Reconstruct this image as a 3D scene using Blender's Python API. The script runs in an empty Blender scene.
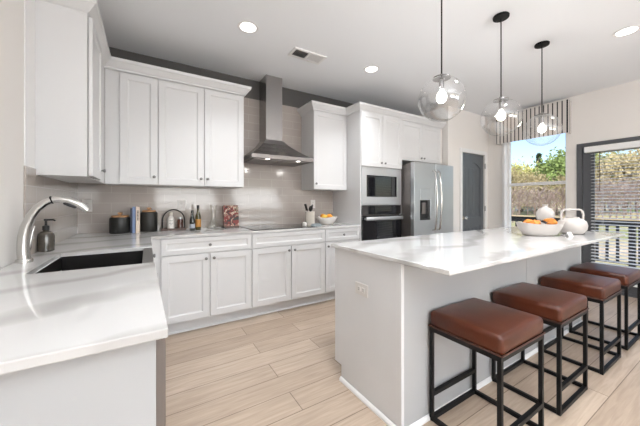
import bpy, bmesh, math, random
from mathutils import Vector, Matrix
random.seed(7)
SC = bpy.context.scene
COL = SC.collection
PI = math.pi
R = math.radians

# ------------------------------------------------------------------ camera
cd = bpy.data.cameras.new('camera')
cam = bpy.data.objects.new('camera', cd)
COL.objects.link(cam)
cam.location = (0, 0, 1.21)
cam.rotation_euler = (R(90), 0, R(-31.6))
cd.sensor_width = 36
cd.lens = 280 / 640 * 36
cd.shift_y = -11 / 640
cd.clip_start = 0.02
cd.clip_end = 400
SC.camera = cam

# ------------------------------------------------------------------ world, sun, daylight, exposure
SUN_EL, SUN_AZ = 42, 200
w = bpy.data.worlds.new('World')
SC.world = w
w.use_nodes = True
nt = w.node_tree
bg = nt.nodes['Background']
sky = nt.nodes.new('ShaderNodeTexSky')
sky.sky_type = 'NISHITA'
sky.sun_disc = False
sky.sun_elevation = R(SUN_EL)
sky.sun_rotation = R(SUN_AZ)
sky.air_density = 1.0
sky.dust_density = 1.6
nt.links.new(sky.outputs[0], bg.inputs[0])
bg.inputs[1].default_value = 0.30

sd = bpy.data.lights.new('sun', 'SUN')
sd.energy = 4.2
sd.angle = R(1.5)
sd.color = (1.0, 0.93, 0.82)
so = bpy.data.objects.new('sun', sd)
COL.objects.link(so)
# the sun stands behind the camera's left, so the garden is lit from the front and no beam enters the room
so.rotation_euler = (R(90 - SUN_EL), 0, R(-60))


def area(name, loc, rot, sx, sy, power, col):
    d = bpy.data.lights.new(name, 'AREA')
    d.shape = 'RECTANGLE'
    d.size, d.size_y = sx, sy
    d.energy = power
    d.color = col
    o = bpy.data.objects.new(name, d)
    o.location = loc
    o.rotation_euler = rot
    COL.objects.link(o)
    return o


# daylight coming through the windows of the living area behind the camera and the patio door
DAY = (0.90, 0.95, 1.0)
area('daylight_rear_window', (1.2, -4.30, 1.35), (R(135), 0, 0), 1.9, 1.1, 70, DAY)
area('daylight_rear_window', (3.8, -4.30, 1.35), (R(135), 0, 0), 1.9, 1.1, 70, DAY)
DOWN_W = 6.6
PEND_W = 8.5

vs = SC.view_settings
vs.view_transform = 'Standard'
vs.look = 'None'
vs.gamma = 1
vs.use_curve_mapping = False
vs.exposure = 0.0


# ------------------------------------------------------------------ materials
def new_mat(name):
    m = bpy.data.materials.new(name)
    m.use_nodes = True
    return m, m.node_tree, m.node_tree.nodes['Principled BSDF']


def simple(name, col, rough=0.5, metal=0.0, spec=None, emit=0.0, var=0.0, vscale=8.0, coat=0.0, bump=0.0, trans=0.0):
    m, t, b = new_mat(name)
    b.inputs['Base Color'].default_value = (*col, 1)
    b.inputs['Roughness'].default_value = rough
    b.inputs['Metallic'].default_value = metal
    if spec is not None:
        b.inputs['Specular IOR Level'].default_value = spec
    if coat:
        b.inputs['Coat Weight'].default_value = coat
        b.inputs['Coat Roughness'].default_value = 0.1
    if trans:
        b.inputs['Transmission Weight'].default_value = trans
    if emit:
        b.inputs['Emission Color'].default_value = (*col, 1)
        b.inputs['Emission Strength'].default_value = emit
    if var or bump:
        tc = t.nodes.new('ShaderNodeTexCoord')
        n = t.nodes.new('ShaderNodeTexNoise')
        n.inputs['Scale'].default_value = vscale
        n.inputs['Detail'].default_value = 4
        t.links.new(tc.outputs['Object'], n.inputs['Vector'])
        if var:
            mix = t.nodes.new('ShaderNodeMix')
            mix.data_type = 'RGBA'
            mix.inputs['A'].default_value = (*[max(0, c * (1 - var)) for c in col], 1)
            mix.inputs['B'].default_value = (*[min(1, c * (1 + var)) for c in col], 1)
            t.links.new(n.outputs['Fac'], mix.inputs['Factor'])
            t.links.new(mix.outputs['Result'], b.inputs['Base Color'])
        if bump:
            bp = t.nodes.new('ShaderNodeBump')
            bp.inputs['Strength'].default_value = bump
            bp.inputs['Distance'].default_value = 0.01
            t.links.new(n.outputs['Fac'], bp.inputs['Height'])
            t.links.new(bp.outputs['Normal'], b.inputs['Normal'])
    return m


def clear_glass(name, tint=(1, 1, 1), refl=1.0, base=0.03, blend=0.18, rim=1.0):
    m = bpy.data.materials.new(name)
    m.use_nodes = True
    t = m.node_tree
    t.nodes.clear()
    out = t.nodes.new('ShaderNodeOutputMaterial')
    tr = t.nodes.new('ShaderNodeBsdfTransparent')
    tr.inputs[0].default_value = (*tint, 1)
    gl = t.nodes.new('ShaderNodeBsdfGlossy')
    gl.inputs['Roughness'].default_value = 0.02
    gl.inputs[0].default_value = (refl, refl, refl, 1)
    fr = t.nodes.new('ShaderNodeLayerWeight')
    fr.inputs['Blend'].default_value = blend
    ma = t.nodes.new('ShaderNodeMath')
    ma.operation = 'ADD'
    ma.inputs[1].default_value = base
    ma.use_clamp = True
    mx = t.nodes.new('ShaderNodeMixShader')
    if rim < 1.0:
        # the wall of a blown globe looks thicker, so darker, towards its rim
        lw = t.nodes.new('ShaderNodeLayerWeight')
        lw.inputs['Blend'].default_value = 0.25
        pw = t.nodes.new('ShaderNodeMath')
        pw.operation = 'POWER'
        pw.inputs[1].default_value = 3.2
        cm = t.nodes.new('ShaderNodeMix')
        cm.data_type = 'RGBA'
        cm.inputs['A'].default_value = (*tint, 1)
        cm.inputs['B'].default_value = (rim, rim, rim, 1)
        t.links.new(lw.outputs['Facing'], pw.inputs[0])
        t.links.new(pw.outputs[0], cm.inputs['Factor'])
        t.links.new(cm.outputs['Result'], tr.inputs[0])
    # a thin shell reflects on its outer face only
    ge = t.nodes.new('ShaderNodeNewGeometry')
    fb = t.nodes.new('ShaderNodeMath')
    fb.operation = 'SUBTRACT'
    fb.inputs[0].default_value = 1.0
    t.links.new(ge.outputs['Backfacing'], fb.inputs[1])
    mu = t.nodes.new('ShaderNodeMath')
    mu.operation = 'MULTIPLY'
    t.links.new(fr.outputs['Fresnel'], ma.inputs[0])
    t.links.new(ma.outputs[0], mu.inputs[0])
    t.links.new(fb.outputs[0], mu.inputs[1])
    t.links.new(mu.outputs[0], mx.inputs[0])
    t.links.new(tr.outputs[0], mx.inputs[1])
    t.links.new(gl.outputs[0], mx.inputs[2])
    t.links.new(mx.outputs[0], out.inputs['Surface'])
    return m


def brick_mat(name, c1, c2, mortar, bw, bh, msize, rough, axes, offset=0.5, grain=0.0, bump=0.15, bias=0.0):
    """running-bond tiles or planks on the object coordinates named by axes ('XZ', 'YZ', 'XY')"""
    m, t, b = new_mat(name)
    tc = t.nodes.new('ShaderNodeTexCoord')
    sp = t.nodes.new('ShaderNodeSeparateXYZ')
    cb = t.nodes.new('ShaderNodeCombineXYZ')
    t.links.new(tc.outputs['Object'], sp.inputs[0])
    t.links.new(sp.outputs[axes[0]], cb.inputs['X'])
    t.links.new(sp.outputs[axes[1]], cb.inputs['Y'])
    br = t.nodes.new('ShaderNodeTexBrick')
    br.offset = offset
    br.inputs['Scale'].default_value = 1
    br.inputs['Brick Width'].default_value = bw
    br.inputs['Row Height'].default_value = bh
    br.inputs['Mortar Size'].default_value = msize
    br.inputs['Mortar Smooth'].default_value = 0.2
    br.inputs['Bias'].default_value = bias
    br.inputs['Color1'].default_value = (*c1, 1)
    br.inputs['Color2'].default_value = (*c2, 1)
    br.inputs['Mortar'].default_value = (*mortar, 1)
    t.links.new(cb.outputs[0], br.inputs['Vector'])
    col = br.outputs['Color']
    if grain:
        mp = t.nodes.new('ShaderNodeMapping')
        mp.inputs['Scale'].default_value = (1.6, 22, 1)
        t.links.new(cb.outputs[0], mp.inputs[0])
        n = t.nodes.new('ShaderNodeTexNoise')
        n.inputs['Scale'].default_value = 2.2
        n.inputs['Detail'].default_value = 6
        n.inputs['Distortion'].default_value = 0.8
        t.links.new(mp.outputs[0], n.inputs['Vector'])
        rp = t.nodes.new('ShaderNodeValToRGB')
        rp.color_ramp.elements[0].position = 0.3
        rp.color_ramp.elements[0].color = (1 - grain, 1 - grain * 1.1, 1 - grain * 1.2, 1)
        rp.color_ramp.elements[1].position = 0.7
        rp.color_ramp.elements[1].color = (1, 1, 1, 1)
        t.links.new(n.outputs['Fac'], rp.inputs[0])
        mx = t.nodes.new('ShaderNodeMix')
        mx.data_type = 'RGBA'
        mx.blend_type = 'MULTIPLY'
        mx.inputs['Factor'].default_value = 1
        t.links.new(col, mx.inputs['A'])
        t.links.new(rp.outputs[0], mx.inputs['B'])
        col = mx.outputs['Result']
    t.links.new(col, b.inputs['Base Color'])
    b.inputs['Roughness'].default_value = rough
    bp = t.nodes.new('ShaderNodeBump')
    bp.invert = True
    bp.inputs['Strength'].default_value = bump
    bp.inputs['Distance'].default_value = 0.004
    t.links.new(br.outputs['Fac'], bp.inputs['Height'])
    t.links.new(bp.outputs['Normal'], b.inputs['Normal'])
    return m


def quartz_mat():
    m, t, b = new_mat('veined_quartz')
    tc = t.nodes.new('ShaderNodeTexCoord')
    mp = t.nodes.new('ShaderNodeMapping')
    mp.inputs['Rotation'].default_value = (0, 0, R(-24))
    t.links.new(tc.outputs['Object'], mp.inputs[0])
    wv = t.nodes.new('ShaderNodeTexWave')
    wv.wave_type = 'BANDS'
    wv.bands_direction = 'Y'
    wv.inputs['Scale'].default_value = 0.85
    wv.inputs['Distortion'].default_value = 7.0
    wv.inputs['Detail'].default_value = 4
    wv.inputs['Detail Scale'].default_value = 0.9
    wv.inputs['Detail Roughness'].default_value = 0.6
    t.links.new(mp.outputs[0], wv.inputs['Vector'])
    rp = t.nodes.new('ShaderNodeValToRGB')
    e = rp.color_ramp.elements
    e[0].position = 0.0
    e[0].color = (0.48, 0.465, 0.45, 1)
    e[1].position = 0.30
    e[1].color = (0.64, 0.63, 0.62, 1)
    x = rp.color_ramp.elements.new(0.12)
    x.color = (0.56, 0.545, 0.53, 1)
    t.links.new(wv.outputs['Fac'], rp.inputs[0])
    t.links.new(rp.outputs[0], b.inputs['Base Color'])
    b.inputs['Roughness'].default_value = 0.07
    return m


M = {}
M['cab'] = simple('white_cabinet_paint', (0.70, 0.695, 0.695), 0.32)
M['trimw'] = simple('white_trim_paint', (0.82, 0.81, 0.80), 0.35)
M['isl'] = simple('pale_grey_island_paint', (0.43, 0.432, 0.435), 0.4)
M['wall'] = simple('warm_white_wall_paint', (0.82, 0.785, 0.75), 0.8, bump=0.03, vscale=120)
M['ceil'] = simple('ceiling_paint', (0.865, 0.88, 0.90), 0.9, bump=0.03, vscale=90)
M['dark'] = simple('charcoal_wall_paint', (0.095, 0.090, 0.085), 0.7)
M['door'] = simple('slate_door_paint', (0.085, 0.095, 0.105), 0.35)
M['frame'] = simple('charcoal_door_frame', (0.085, 0.088, 0.095), 0.45)
M['tile'] = brick_mat('greige_wall_tile', (0.415, 0.365, 0.33), (0.44, 0.39, 0.355), (0.50, 0.455, 0.42), 0.305, 0.1, 0.003, 0.10, 'XZ')
M['tileL'] = brick_mat('greige_wall_tile_side', (0.415, 0.365, 0.33), (0.44, 0.39, 0.355), (0.50, 0.455, 0.42), 0.305, 0.1, 0.003, 0.10, 'YZ')
M['floor'] = brick_mat('light_oak_plank', (0.55, 0.44, 0.345), (0.44, 0.34, 0.26), (0.20, 0.145, 0.105), 1.22, 0.18, 0.0026, 0.36, 'XY', offset=0.37, grain=0.24, bump=0.2)
M['quartz'] = quartz_mat()
M['steel'] = simple('brushed_stainless', (0.36, 0.345, 0.34), 0.27, 1.0)
M['steel2'] = simple('satin_stainless', (0.58, 0.595, 0.61), 0.36, 0.9)
M['steeld'] = simple('dark_stainless', (0.22, 0.20, 0.19), 0.38, 0.8)
M['chrome'] = simple('polished_nickel', (0.60, 0.59, 0.57), 0.2, 1.0)
M['nickel'] = simple('grey_nickel', (0.20, 0.195, 0.19), 0.35, 0.9)
M['black'] = simple('matte_black_metal', (0.005, 0.005, 0.0055), 0.5, 0.0, spec=0.25)
M['blackp'] = simple('black_plastic', (0.012, 0.012, 0.012), 0.4)
M['bglass'] = simple('black_appliance_glass', (0.006, 0.006, 0.008), 0.04, 0.0, spec=0.7)
M['sink'] = simple('dark_composite_sink', (0.005, 0.004, 0.0035), 0.5, spec=0.3, var=0.2, vscale=200)
M['sinkrim'] = simple('dark_composite_rim', (0.11, 0.105, 0.10), 0.3)  # same composite as the basin, reflected light put into a lighter colour
M['leather'] = simple('chestnut_leather', (0.062, 0.0135, 0.0045), 0.34, spec=0.4, var=0.4, vscale=7, bump=0.12)
M['piping'] = simple('dark_leather_piping', (0.05, 0.015, 0.008), 0.45)
M['globe'] = clear_glass('clear_globe_glass', (0.975, 0.975, 0.975), 1.0, 0.08, 0.5, 0.42)
M['pane'] = clear_glass('window_glass', (0.97, 0.98, 0.98), 1.0, 0.0)
M['bottleglass'] = clear_glass('clear_bottle_glass', (0.97, 0.97, 0.96), 1.0, 0.05, 0.35, 0.6)
M['bulb'] = simple('lit_bulb', (1.0, 0.95, 0.87), 0.4, emit=3.0)
M['lamp'] = simple('lit_diffuser', (1.0, 0.965, 0.91), 0.4, emit=5.0)
M['pewter'] = simple('pewter_cap', (0.22, 0.21, 0.205), 0.35, 0.8)
M['canis'] = simple('charcoal_ceramic', (0.014, 0.014, 0.012), 0.45)
M['wood'] = simple('light_wood_lid', (0.50, 0.27, 0.13), 0.5, var=0.2, vscale=30)
M['walnut'] = simple('dark_walnut', (0.055, 0.022, 0.012), 0.4, var=0.3, vscale=20)
M['bookblue'] = simple('blue_book_cover', (0.19, 0.25, 0.42), 0.5)
M['booknavy'] = simple('navy_book_cover', (0.05, 0.055, 0.09), 0.5)
M['bookcream'] = simple('cream_book_cover', (0.72, 0.60, 0.50), 0.5)
M['paper'] = simple('paper', (0.75, 0.72, 0.66), 0.8)
M['ceramic'] = simple('white_ceramic', (0.78, 0.74, 0.70), 0.3)
M['stone'] = simple('matte_cream_ceramic', (0.56, 0.52, 0.49), 0.55)
M['cream'] = simple('cream_stoneware', (0.72, 0.66, 0.58), 0.5)
M['ink'] = simple('dark_print', (0.05, 0.04, 0.04), 0.5)
M['oilg'] = simple('dark_green_bottle_glass', (0.01, 0.016, 0.010), 0.08, spec=0.7)
M['oila'] = simple('olive_bottle_glass', (0.055, 0.045, 0.008), 0.08, spec=0.7)
M['label'] = simple('amber_label', (0.42, 0.19, 0.035), 0.5)
M['labeld'] = simple('pale_blue_label', (0.34, 0.36, 0.40), 0.5)
M['smoke'] = simple('smoked_glass_bottle', (0.055, 0.046, 0.036), 0.12, spec=0.7)
M['brownb'] = simple('brown_bottle_glass', (0.075, 0.022, 0.012), 0.12, spec=0.7)
M['lemon'] = simple('lemon_peel', (0.85, 0.54, 0.07), 0.45, var=0.12, vscale=30, bump=0.2)
M['orange'] = simple('orange_peel', (0.80, 0.30, 0.03), 0.45, var=0.12, vscale=30, bump=0.2)
M['dried'] = simple('dried_orange_pod', (0.62, 0.22, 0.03), 0.6, var=0.4, vscale=25)
M['leafd'] = simple('dark_dried_leaf', (0.05, 0.045, 0.05), 0.7)
M['cloth'] = simple('grey_striped_cloth', (0.30, 0.34, 0.36), 0.9, var=0.4, vscale=60)
M['plate'] = simple('outlet_plastic', (0.72, 0.69, 0.66), 0.4)
M['slat'] = simple('white_blind_slat', (0.83, 0.83, 0.82), 0.45)
M['bark'] = simple('grey_bark', (0.20, 0.155, 0.13), 0.9, var=0.3, vscale=5)
M['barkp'] = simple('pinkish_bark', (0.30, 0.225, 0.205), 0.9, var=0.3, vscale=5)
M['gold'] = simple('yellow_green_leaf', (0.50, 0.49, 0.18), 0.8, var=0.4, vscale=1.2)
M['green'] = simple('mid_green_leaf', (0.22, 0.30, 0.09), 0.8, var=0.45, vscale=1.2)
M['rust'] = simple('rusty_leaf', (0.45, 0.38, 0.22), 0.8, var=0.4, vscale=1.2)
M['pineg'] = simple('dark_pine_needle', (0.055, 0.095, 0.04), 0.8, var=0.4, vscale=1.5)
M['bud'] = simple('pale_bud_twig', (0.44, 0.38, 0.35), 0.9, var=0.3, vscale=2)
M['rail'] = simple('black_railing_metal', (0.012, 0.012, 0.014), 0.5)
M['railcap'] = simple('pale_timber_cap', (0.62, 0.50, 0.33), 0.6)
M['deck'] = simple('deck_timber', (0.42, 0.33, 0.26), 0.7, var=0.15, vscale=6)
M['siding'] = simple('pale_house_siding', (0.62, 0.62, 0.60), 0.7)
M['roof'] = simple('grey_roof_shingle', (0.42, 0.42, 0.43), 0.8, var=0.2, vscale=4)
M['car'] = simple('pale_blue_car_paint', (0.45, 0.55, 0.62), 0.25, coat=0.5)
M['carw'] = simple('white_car_paint', (0.75, 0.75, 0.74), 0.25, coat=0.5)
M['tyre'] = simple('tyre_rubber', (0.015, 0.015, 0.015), 0.8)

# striped valance cloth: thin dark stripes on pale linen
m_, t_, b_ = new_mat('striped_linen')
tc_ = t_.nodes.new('ShaderNodeTexCoord')
sp_ = t_.nodes.new('ShaderNodeSeparateXYZ')
ad_ = t_.nodes.new('ShaderNodeMath'); ad_.operation = 'ADD'
mo_ = t_.nodes.new('ShaderNodeMath'); mo_.operation = 'PINGPONG'; mo_.inputs[1].default_value = 0.028
lt_ = t_.nodes.new('ShaderNodeMath'); lt_.operation = 'LESS_THAN'; lt_.inputs[1].default_value = 0.0072
mx_ = t_.nodes.new('ShaderNodeMix'); mx_.data_type = 'RGBA'
mx_.inputs['A'].default_value = (0.70, 0.66, 0.62, 1)
mx_.inputs['B'].default_value = (0.015, 0.015, 0.018, 1)
t_.links.new(tc_.outputs['Object'], sp_.inputs[0])
t_.links.new(sp_.outputs['Y'], ad_.inputs[0])
t_.links.new(sp_.outputs['X'], ad_.inputs[1])
t_.links.new(ad_.outputs[0], mo_.inputs[0])
t_.links.new(mo_.outputs[0], lt_.inputs[0])
t_.links.new(lt_.outputs[0], mx_.inputs['Factor'])
t_.links.new(mx_.outputs['Result'], b_.inputs['Base Color'])
b_.inputs['Roughness'].default_value = 0.9
M['stripe'] = m_

# patterned red board
m_, t_, b_ = new_mat('red_floral_print')
tc_ = t_.nodes.new('ShaderNodeTexCoord')
n_ = t_.nodes.new('ShaderNodeTexNoise')
n_.inputs['Scale'].default_value = 13
n_.inputs['Distortion'].default_value = 1.6
rp_ = t_.nodes.new('ShaderNodeValToRGB')
rp_.color_ramp.interpolation = 'CONSTANT'
e_ = rp_.color_ramp.elements
e_[0].position = 0.0; e_[0].color = (0.02, 0.02, 0.015, 1)
e_[1].position = 0.42; e_[1].color = (0.20, 0.022, 0.016, 1)
for p_, c_ in ((0.52, (0.62, 0.48, 0.36, 1)), (0.565, (0.05, 0.055, 0.03, 1)), (0.61, (0.28, 0.03, 0.02, 1)), (0.72, (0.66, 0.52, 0.42, 1))):
    x_ = e_.new(p_); x_.color = c_
t_.links.new(tc_.outputs['Object'], n_.inputs['Vector'])
t_.links.new(n_.outputs['Fac'], rp_.inputs[0])
t_.links.new(rp_.outputs[0], b_.inputs['Base Color'])
M['floral'] = m_

# lawn: straw-coloured with green patches
m_, t_, b_ = new_mat('winter_lawn')
tc_ = t_.nodes.new('ShaderNodeTexCoord')
n_ = t_.nodes.new('ShaderNodeTexNoise')
n_.inputs['Scale'].default_value = 0.12
n_.inputs['Detail'].default_value = 6
rp_ = t_.nodes.new('ShaderNodeValToRGB')
e_ = rp_.color_ramp.elements
e_[0].position = 0.40; e_[0].color = (0.74, 0.57, 0.42, 1)
e_[1].position = 0.62; e_[1].color = (0.26, 0.30, 0.10, 1)
t_.links.new(tc_.outputs['Object'], n_.inputs['Vector'])
t_.links.new(n_.outputs['Fac'], rp_.inputs[0])
t_.links.new(rp_.outputs[0], b_.inputs['Base Color'])
b_.inputs['Roughness'].default_value = 0.95
M['lawn'] = m_


# ------------------------------------------------------------------ mesh helpers
def box(bm, x0, x1, y0, y1, z0, z1, bev=0.0, seg=2):
    vs_ = [bm.verts.new((x, y, z)) for x in (x0, x1) for y in (y0, y1) for z in (z0, z1)]
    f = []
    for q in ((0, 1, 3, 2), (4, 6, 7, 5), (0, 4, 5, 1), (2, 3, 7, 6), (0, 2, 6, 4), (1, 5, 7, 3)):
        f.append(bm.faces.new([vs_[i] for i in q]))
    if bev:
        ed = list({e for x in f for e in x.edges})
        bmesh.ops.bevel(bm, geom=ed, offset=bev, segments=seg, profile=0.5, affect='EDGES')
    return bm


def tube(bm, pts, rad, n=10, cap=True):
    """round tube along points; rad a number or a list"""
    pts = [Vector(p) for p in pts]
    k = len(pts)
    rr = rad if isinstance(rad, (list, tuple)) else [rad] * k
    rings = []
    up = None
    for i, p in enumerate(pts):
        d = (pts[min(i + 1, k - 1)] - pts[max(i - 1, 0)]).normalized()
        if up is None:
            up = d.orthogonal().normalized()
        else:
            up = (up - d * up.dot(d))
            up = up.normalized() if up.length > 1e-6 else d.orthogonal().normalized()
        s = d.cross(up)
        rings.append([bm.verts.new(p + (up * math.cos(a) + s * math.sin(a)) * rr[i]) for a in [2 * PI * j / n for j in range(n)]])
    for a, b in zip(rings, rings[1:]):
        for j in range(n):
            bm.faces.new((a[j], a[(j + 1) % n], b[(j + 1) % n], b[j]))
    if cap:
        bm.faces.new(rings[0][::-1])
        bm.faces.new(rings[-1])
    return bm


def lathe(bm, prof, n=24, c=(0, 0, 0), sx=1.0, sy=1.0, shape=None):
    """revolve (r, z) profile round z; r=0 closes with a point"""
    rings = []
    for r, z in prof:
        if r < 1e-6:
            rings.append([bm.verts.new((c[0], c[1], c[2] + z))])
        else:
            ring = []
            for j in range(n):
                a = 2 * PI * j / n
                k = shape(a, z) if shape else (0, 1.0)
                ring.append(bm.verts.new((c[0] + r * sx * k[1] * math.cos(a), c[1] + r * sy * k[1] * math.sin(a), c[2] + z + k[0])))
            rings.append(ring)
    for a, b in zip(rings, rings[1:]):
        if len(a) == 1 and len(b) == 1:
            continue
        for j in range(n):
            j2 = (j + 1) % n
            if len(a) == 1:
                bm.faces.new((a[0], b[j2], b[j]))
            elif len(b) == 1:
                bm.faces.new((a[j], a[j2], b[0]))
            else:
                bm.faces.new((a[j], a[j2], b[j2], b[j]))
    return bm


def prism(bm, poly, z0, z1, bev=0.0):
    lo = [bm.verts.new((x, y, z0)) for x, y in poly]
    hi = [bm.verts.new((x, y, z1)) for x, y in poly]
    k = len(poly)
    fs = [bm.faces.new(lo[::-1]), bm.faces.new(hi)]
    for i in range(k):
        fs.append(bm.faces.new((lo[i], lo[(i + 1) % k], hi[(i + 1) % k], hi[i])))
    if bev:
        ed = list({e for x in fs for e in x.edges})
        bmesh.ops.bevel(bm, geom=ed, offset=bev, segments=2, profile=0.5, affect='EDGES')
    return bm


def sweep(bm, path, prof):
    """profile (outward, z) along an open 2D path, outward = right of travel, mitred"""
    k = len(path)
    rings = []
    for i in range(k):
        p = Vector(path[i])
        ns = []
        for a, b in ((i - 1, i), (i, i + 1)):
            if a >= 0 and b < k:
                d = (Vector(path[b]) - Vector(path[a])).normalized()
                ns.append(Vector((d.y, -d.x)))
        if len(ns) == 1:
            off = ns[0]
        else:
            h = (ns[0] + ns[1])
            off = h / (h.dot(ns[0]))
        rings.append([bm.verts.new((p.x + off.x * o, p.y + off.y * o, z)) for o, z in prof])
    n = len(prof)
    for a, b in zip(rings, rings[1:]):
        for j in range(n):
            bm.faces.new((a[j], a[(j + 1) % n], b[(j + 1) % n], b[j]))
    bm.faces.new(rings[0][::-1])
    bm.faces.new(rings[-1])
    return bm


def shaker(bm, x0, z0, w_, h_, t=0.02, fr=0.057, rec=0.009, y=0.0):
    """five-piece cabinet front facing -y, its back at y"""
    yf, yr = y - t, y - t + rec
    ch = 0.010

    def ring(x, z, ww, hh, yy):
        return [bm.verts.new(v) for v in ((x, yy, z), (x + ww, yy, z), (x + ww, yy, z + hh), (x, yy, z + hh))]
    e = 0.002
    r0 = ring(x0, z0, w_, h_, y)
    r1 = ring(x0, z0, w_, h_, yf + e)
    r2 = ring(x0 + e, z0 + e, w_ - 2 * e, h_ - 2 * e, yf)
    r3 = ring(x0 + fr, z0 + fr, w_ - 2 * fr, h_ - 2 * fr, yf)
    r4 = ring(x0 + fr + 0.003, z0 + fr + 0.003, w_ - 2 * fr - 0.006, h_ - 2 * fr - 0.006, yf + 0.005)
    q = fr + 0.003 + ch
    r5 = ring(x0 + q, z0 + q, w_ - 2 * q, h_ - 2 * q, yr)
    rs = [r0, r1, r2, r3, r4, r5]
    for a, b in zip(rs, rs[1:]):
        for j in range(4):
            bm.faces.new((a[j], a[(j + 1) % 4], b[(j + 1) % 4], b[j]))
    bm.faces.new(r5)
    bm.faces.new(r0[::-1])
    return bm


def obj(name, bm, mat, parent=None, smooth=None, loc=None):
    bmesh.ops.recalc_face_normals(bm, faces=bm.faces)
    me = bpy.data.meshes.new(name)
    bm.to_mesh(me)
    bm.free()
    me.materials.append(mat)
    if smooth:
        me.polygons.foreach_set('use_smooth', [True] * len(me.polygons))
        me.set_sharp_from_angle(angle=R(smooth))
    o = bpy.data.objects.new(name, me)
    COL.objects.link(o)
    if parent:
        o.parent = parent
    if loc:
        o.location = loc
    return o


def nb():
    return bmesh.new()


def tag(o, label, cat, group=None, kind=None):
    o['label'] = label
    o['category'] = cat
    if group:
        o['group'] = group
    if kind:
        o['kind'] = kind
    return o


def thing(name, label, cat, loc=(0, 0, 0), rotz=0.0, group=None):
    o = bpy.data.objects.new(name, None)
    o.empty_display_size = 0.1
    COL.objects.link(o)
    o.location = loc
    o.rotation_euler = (0, 0, rotz)
    return tag(o, label, cat, group)


def struct(name, bm, mat, parent=None, smooth=None):
    o = obj(name, bm, mat, parent, smooth)
    if not parent:
        o['kind'] = 'structure'
    return o


def struct_empty(name, loc=(0, 0, 0), rotz=0.0):
    o = bpy.data.objects.new(name, None)
    COL.objects.link(o)
    o.location = loc
    o.rotation_euler = (0, 0, rotz)
    o['kind'] = 'structure'
    return o


def copy_tree(o, parent=None):
    c = o.copy()
    COL.objects.link(c)
    if parent:
        c.parent = parent
    for ch in o.children:
        copy_tree(ch, c)
    return c


# ------------------------------------------------------------------ the room
XL, XR, YB, YR, ZC = -0.57, 5.24, 3.44, -4.5, 2.74
T = 0.15
struct('floor', box(nb(), XL - T, XR + T, YR - T, YB + T, -0.06, 0.0), M['floor'])
struct('ceiling', box(nb(), XL - T, XR + T, YR - T, YB + T, ZC, ZC + 0.1), M['ceil'])
struct('wall_left', box(nb(), XL - T, XL, YR, YB, 0, ZC), M['wall'])
struct('wall_back', box(nb(), XL - T, 4.05, YB, YB + T, 0, ZC), M['dark'])
# wall beside the refrigerator with the pantry door opening
PY = 2.72
b = nb()
box(b, 4.06, 4.43, PY, PY + 0.12, 0, ZC)
box(b, 5.11, XR, PY, PY + 0.12, 0, ZC)
box(b, 4.43, 5.11, PY, PY + 0.12, 2.04, ZC)
box(b, 4.06, 4.16, PY + 0.12, YB + T, 0, ZC)
struct('wall_pantry', b, M['wall'])
struct('wall_pantry_inside', box(nb(), 4.16, XR, 3.2, 3.3, 0, ZC), M['wall'])
# right wall: window opening and patio door opening
WY0, WY1, WZ0, WZ1 = 1.60, 2.45, 0.72, 2.32
DY0, DY1, DZ1 = -0.34, 1.49, 2.035
b = nb()
box(b, XR, XR + T, YR, DY0, 0, ZC)
box(b, XR, XR + T, DY0, DY1, DZ1, ZC)
box(b, XR, XR + T, DY1, WY0, 0, ZC)
box(b, XR, XR + T, WY0, WY1, 0, WZ0)
box(b, XR, XR + T, WY0, WY1, WZ1, ZC)
box(b, XR, XR + T, WY1, YB + T, 0, ZC)
struct('wall_right', b, M['wall'])
# rear wall behind the camera with two windows
b = nb()
box(b, XL, 0.2, YR - T, YR, 0, ZC)
box(b, 2.2, 2.8, YR - T, YR, 0, ZC)
box(b, 4.8, XR, YR - T, YR, 0, ZC)
for x0 in (0.2, 2.8):
    box(b, x0, x0 + 2.0, YR - T, YR, 0, 0.6)
    box(b, x0, x0 + 2.0, YR - T, YR, 2.3, ZC)
struct('wall_rear', b, M['wall'])
for i, x0 in enumerate((0.2, 2.8)):
    wn = struct_empty('window_%d' % (i + 2), (x0, YR - 0.1, 0.6))
    b = nb()
    box(b, 0, 0.06, 0, 0.05, 0, 1.7)
    box(b, 1.94, 2.0, 0, 0.05, 0, 1.7)
    box(b, 0, 2.0, 0, 0.05, 0, 0.06)
    box(b, 0, 2.0, 0, 0.05, 1.64, 1.7)
    box(b, 0.97, 1.03, 0, 0.05, 0, 1.7)
    obj('window_frame', b, M['trimw'], wn)
# tiled splash-back slabs
b = nb()
box(b, XL, 2.338, YB - 0.010, YB - 0.0005, 0.90, 2.50)
struct('wall_back_tiles', b, M['tile'])
b = nb()
box(b, XL + 0.0005, XL + 0.010, 2.12, YB - 0.011, 0.90, 1.405)
struct('wall_left_tiles', b, M['tileL'])
b = nb()
box(b, XL + 0.0005, XL + 0.006, 2.125, 2.279, 1.406, ZC)
struct('trim_1', b, M['trimw'])
# baseboards
b = nb()
box(b, 4.36 - 0.30, 4.365, PY - 0.014, PY, 0, 0.11)
box(b, 5.175, XR, PY - 0.014, PY, 0, 0.11)
struct('baseboard_pantry', b, M['trimw'])
b = nb()
box(b, XR - 0.014, XR, DY1 + 0.005, PY - 0.015, 0, 0.11)
box(b, XR - 0.014, XR, YR, DY0 - 0.005, 0, 0.11)
struct('baseboard_right', b, M['trimw'])
struct('baseboard_left', box(nb(), XL, XL + 0.014, YR, 0.75, 0, 0.11), M['trimw'])

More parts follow.
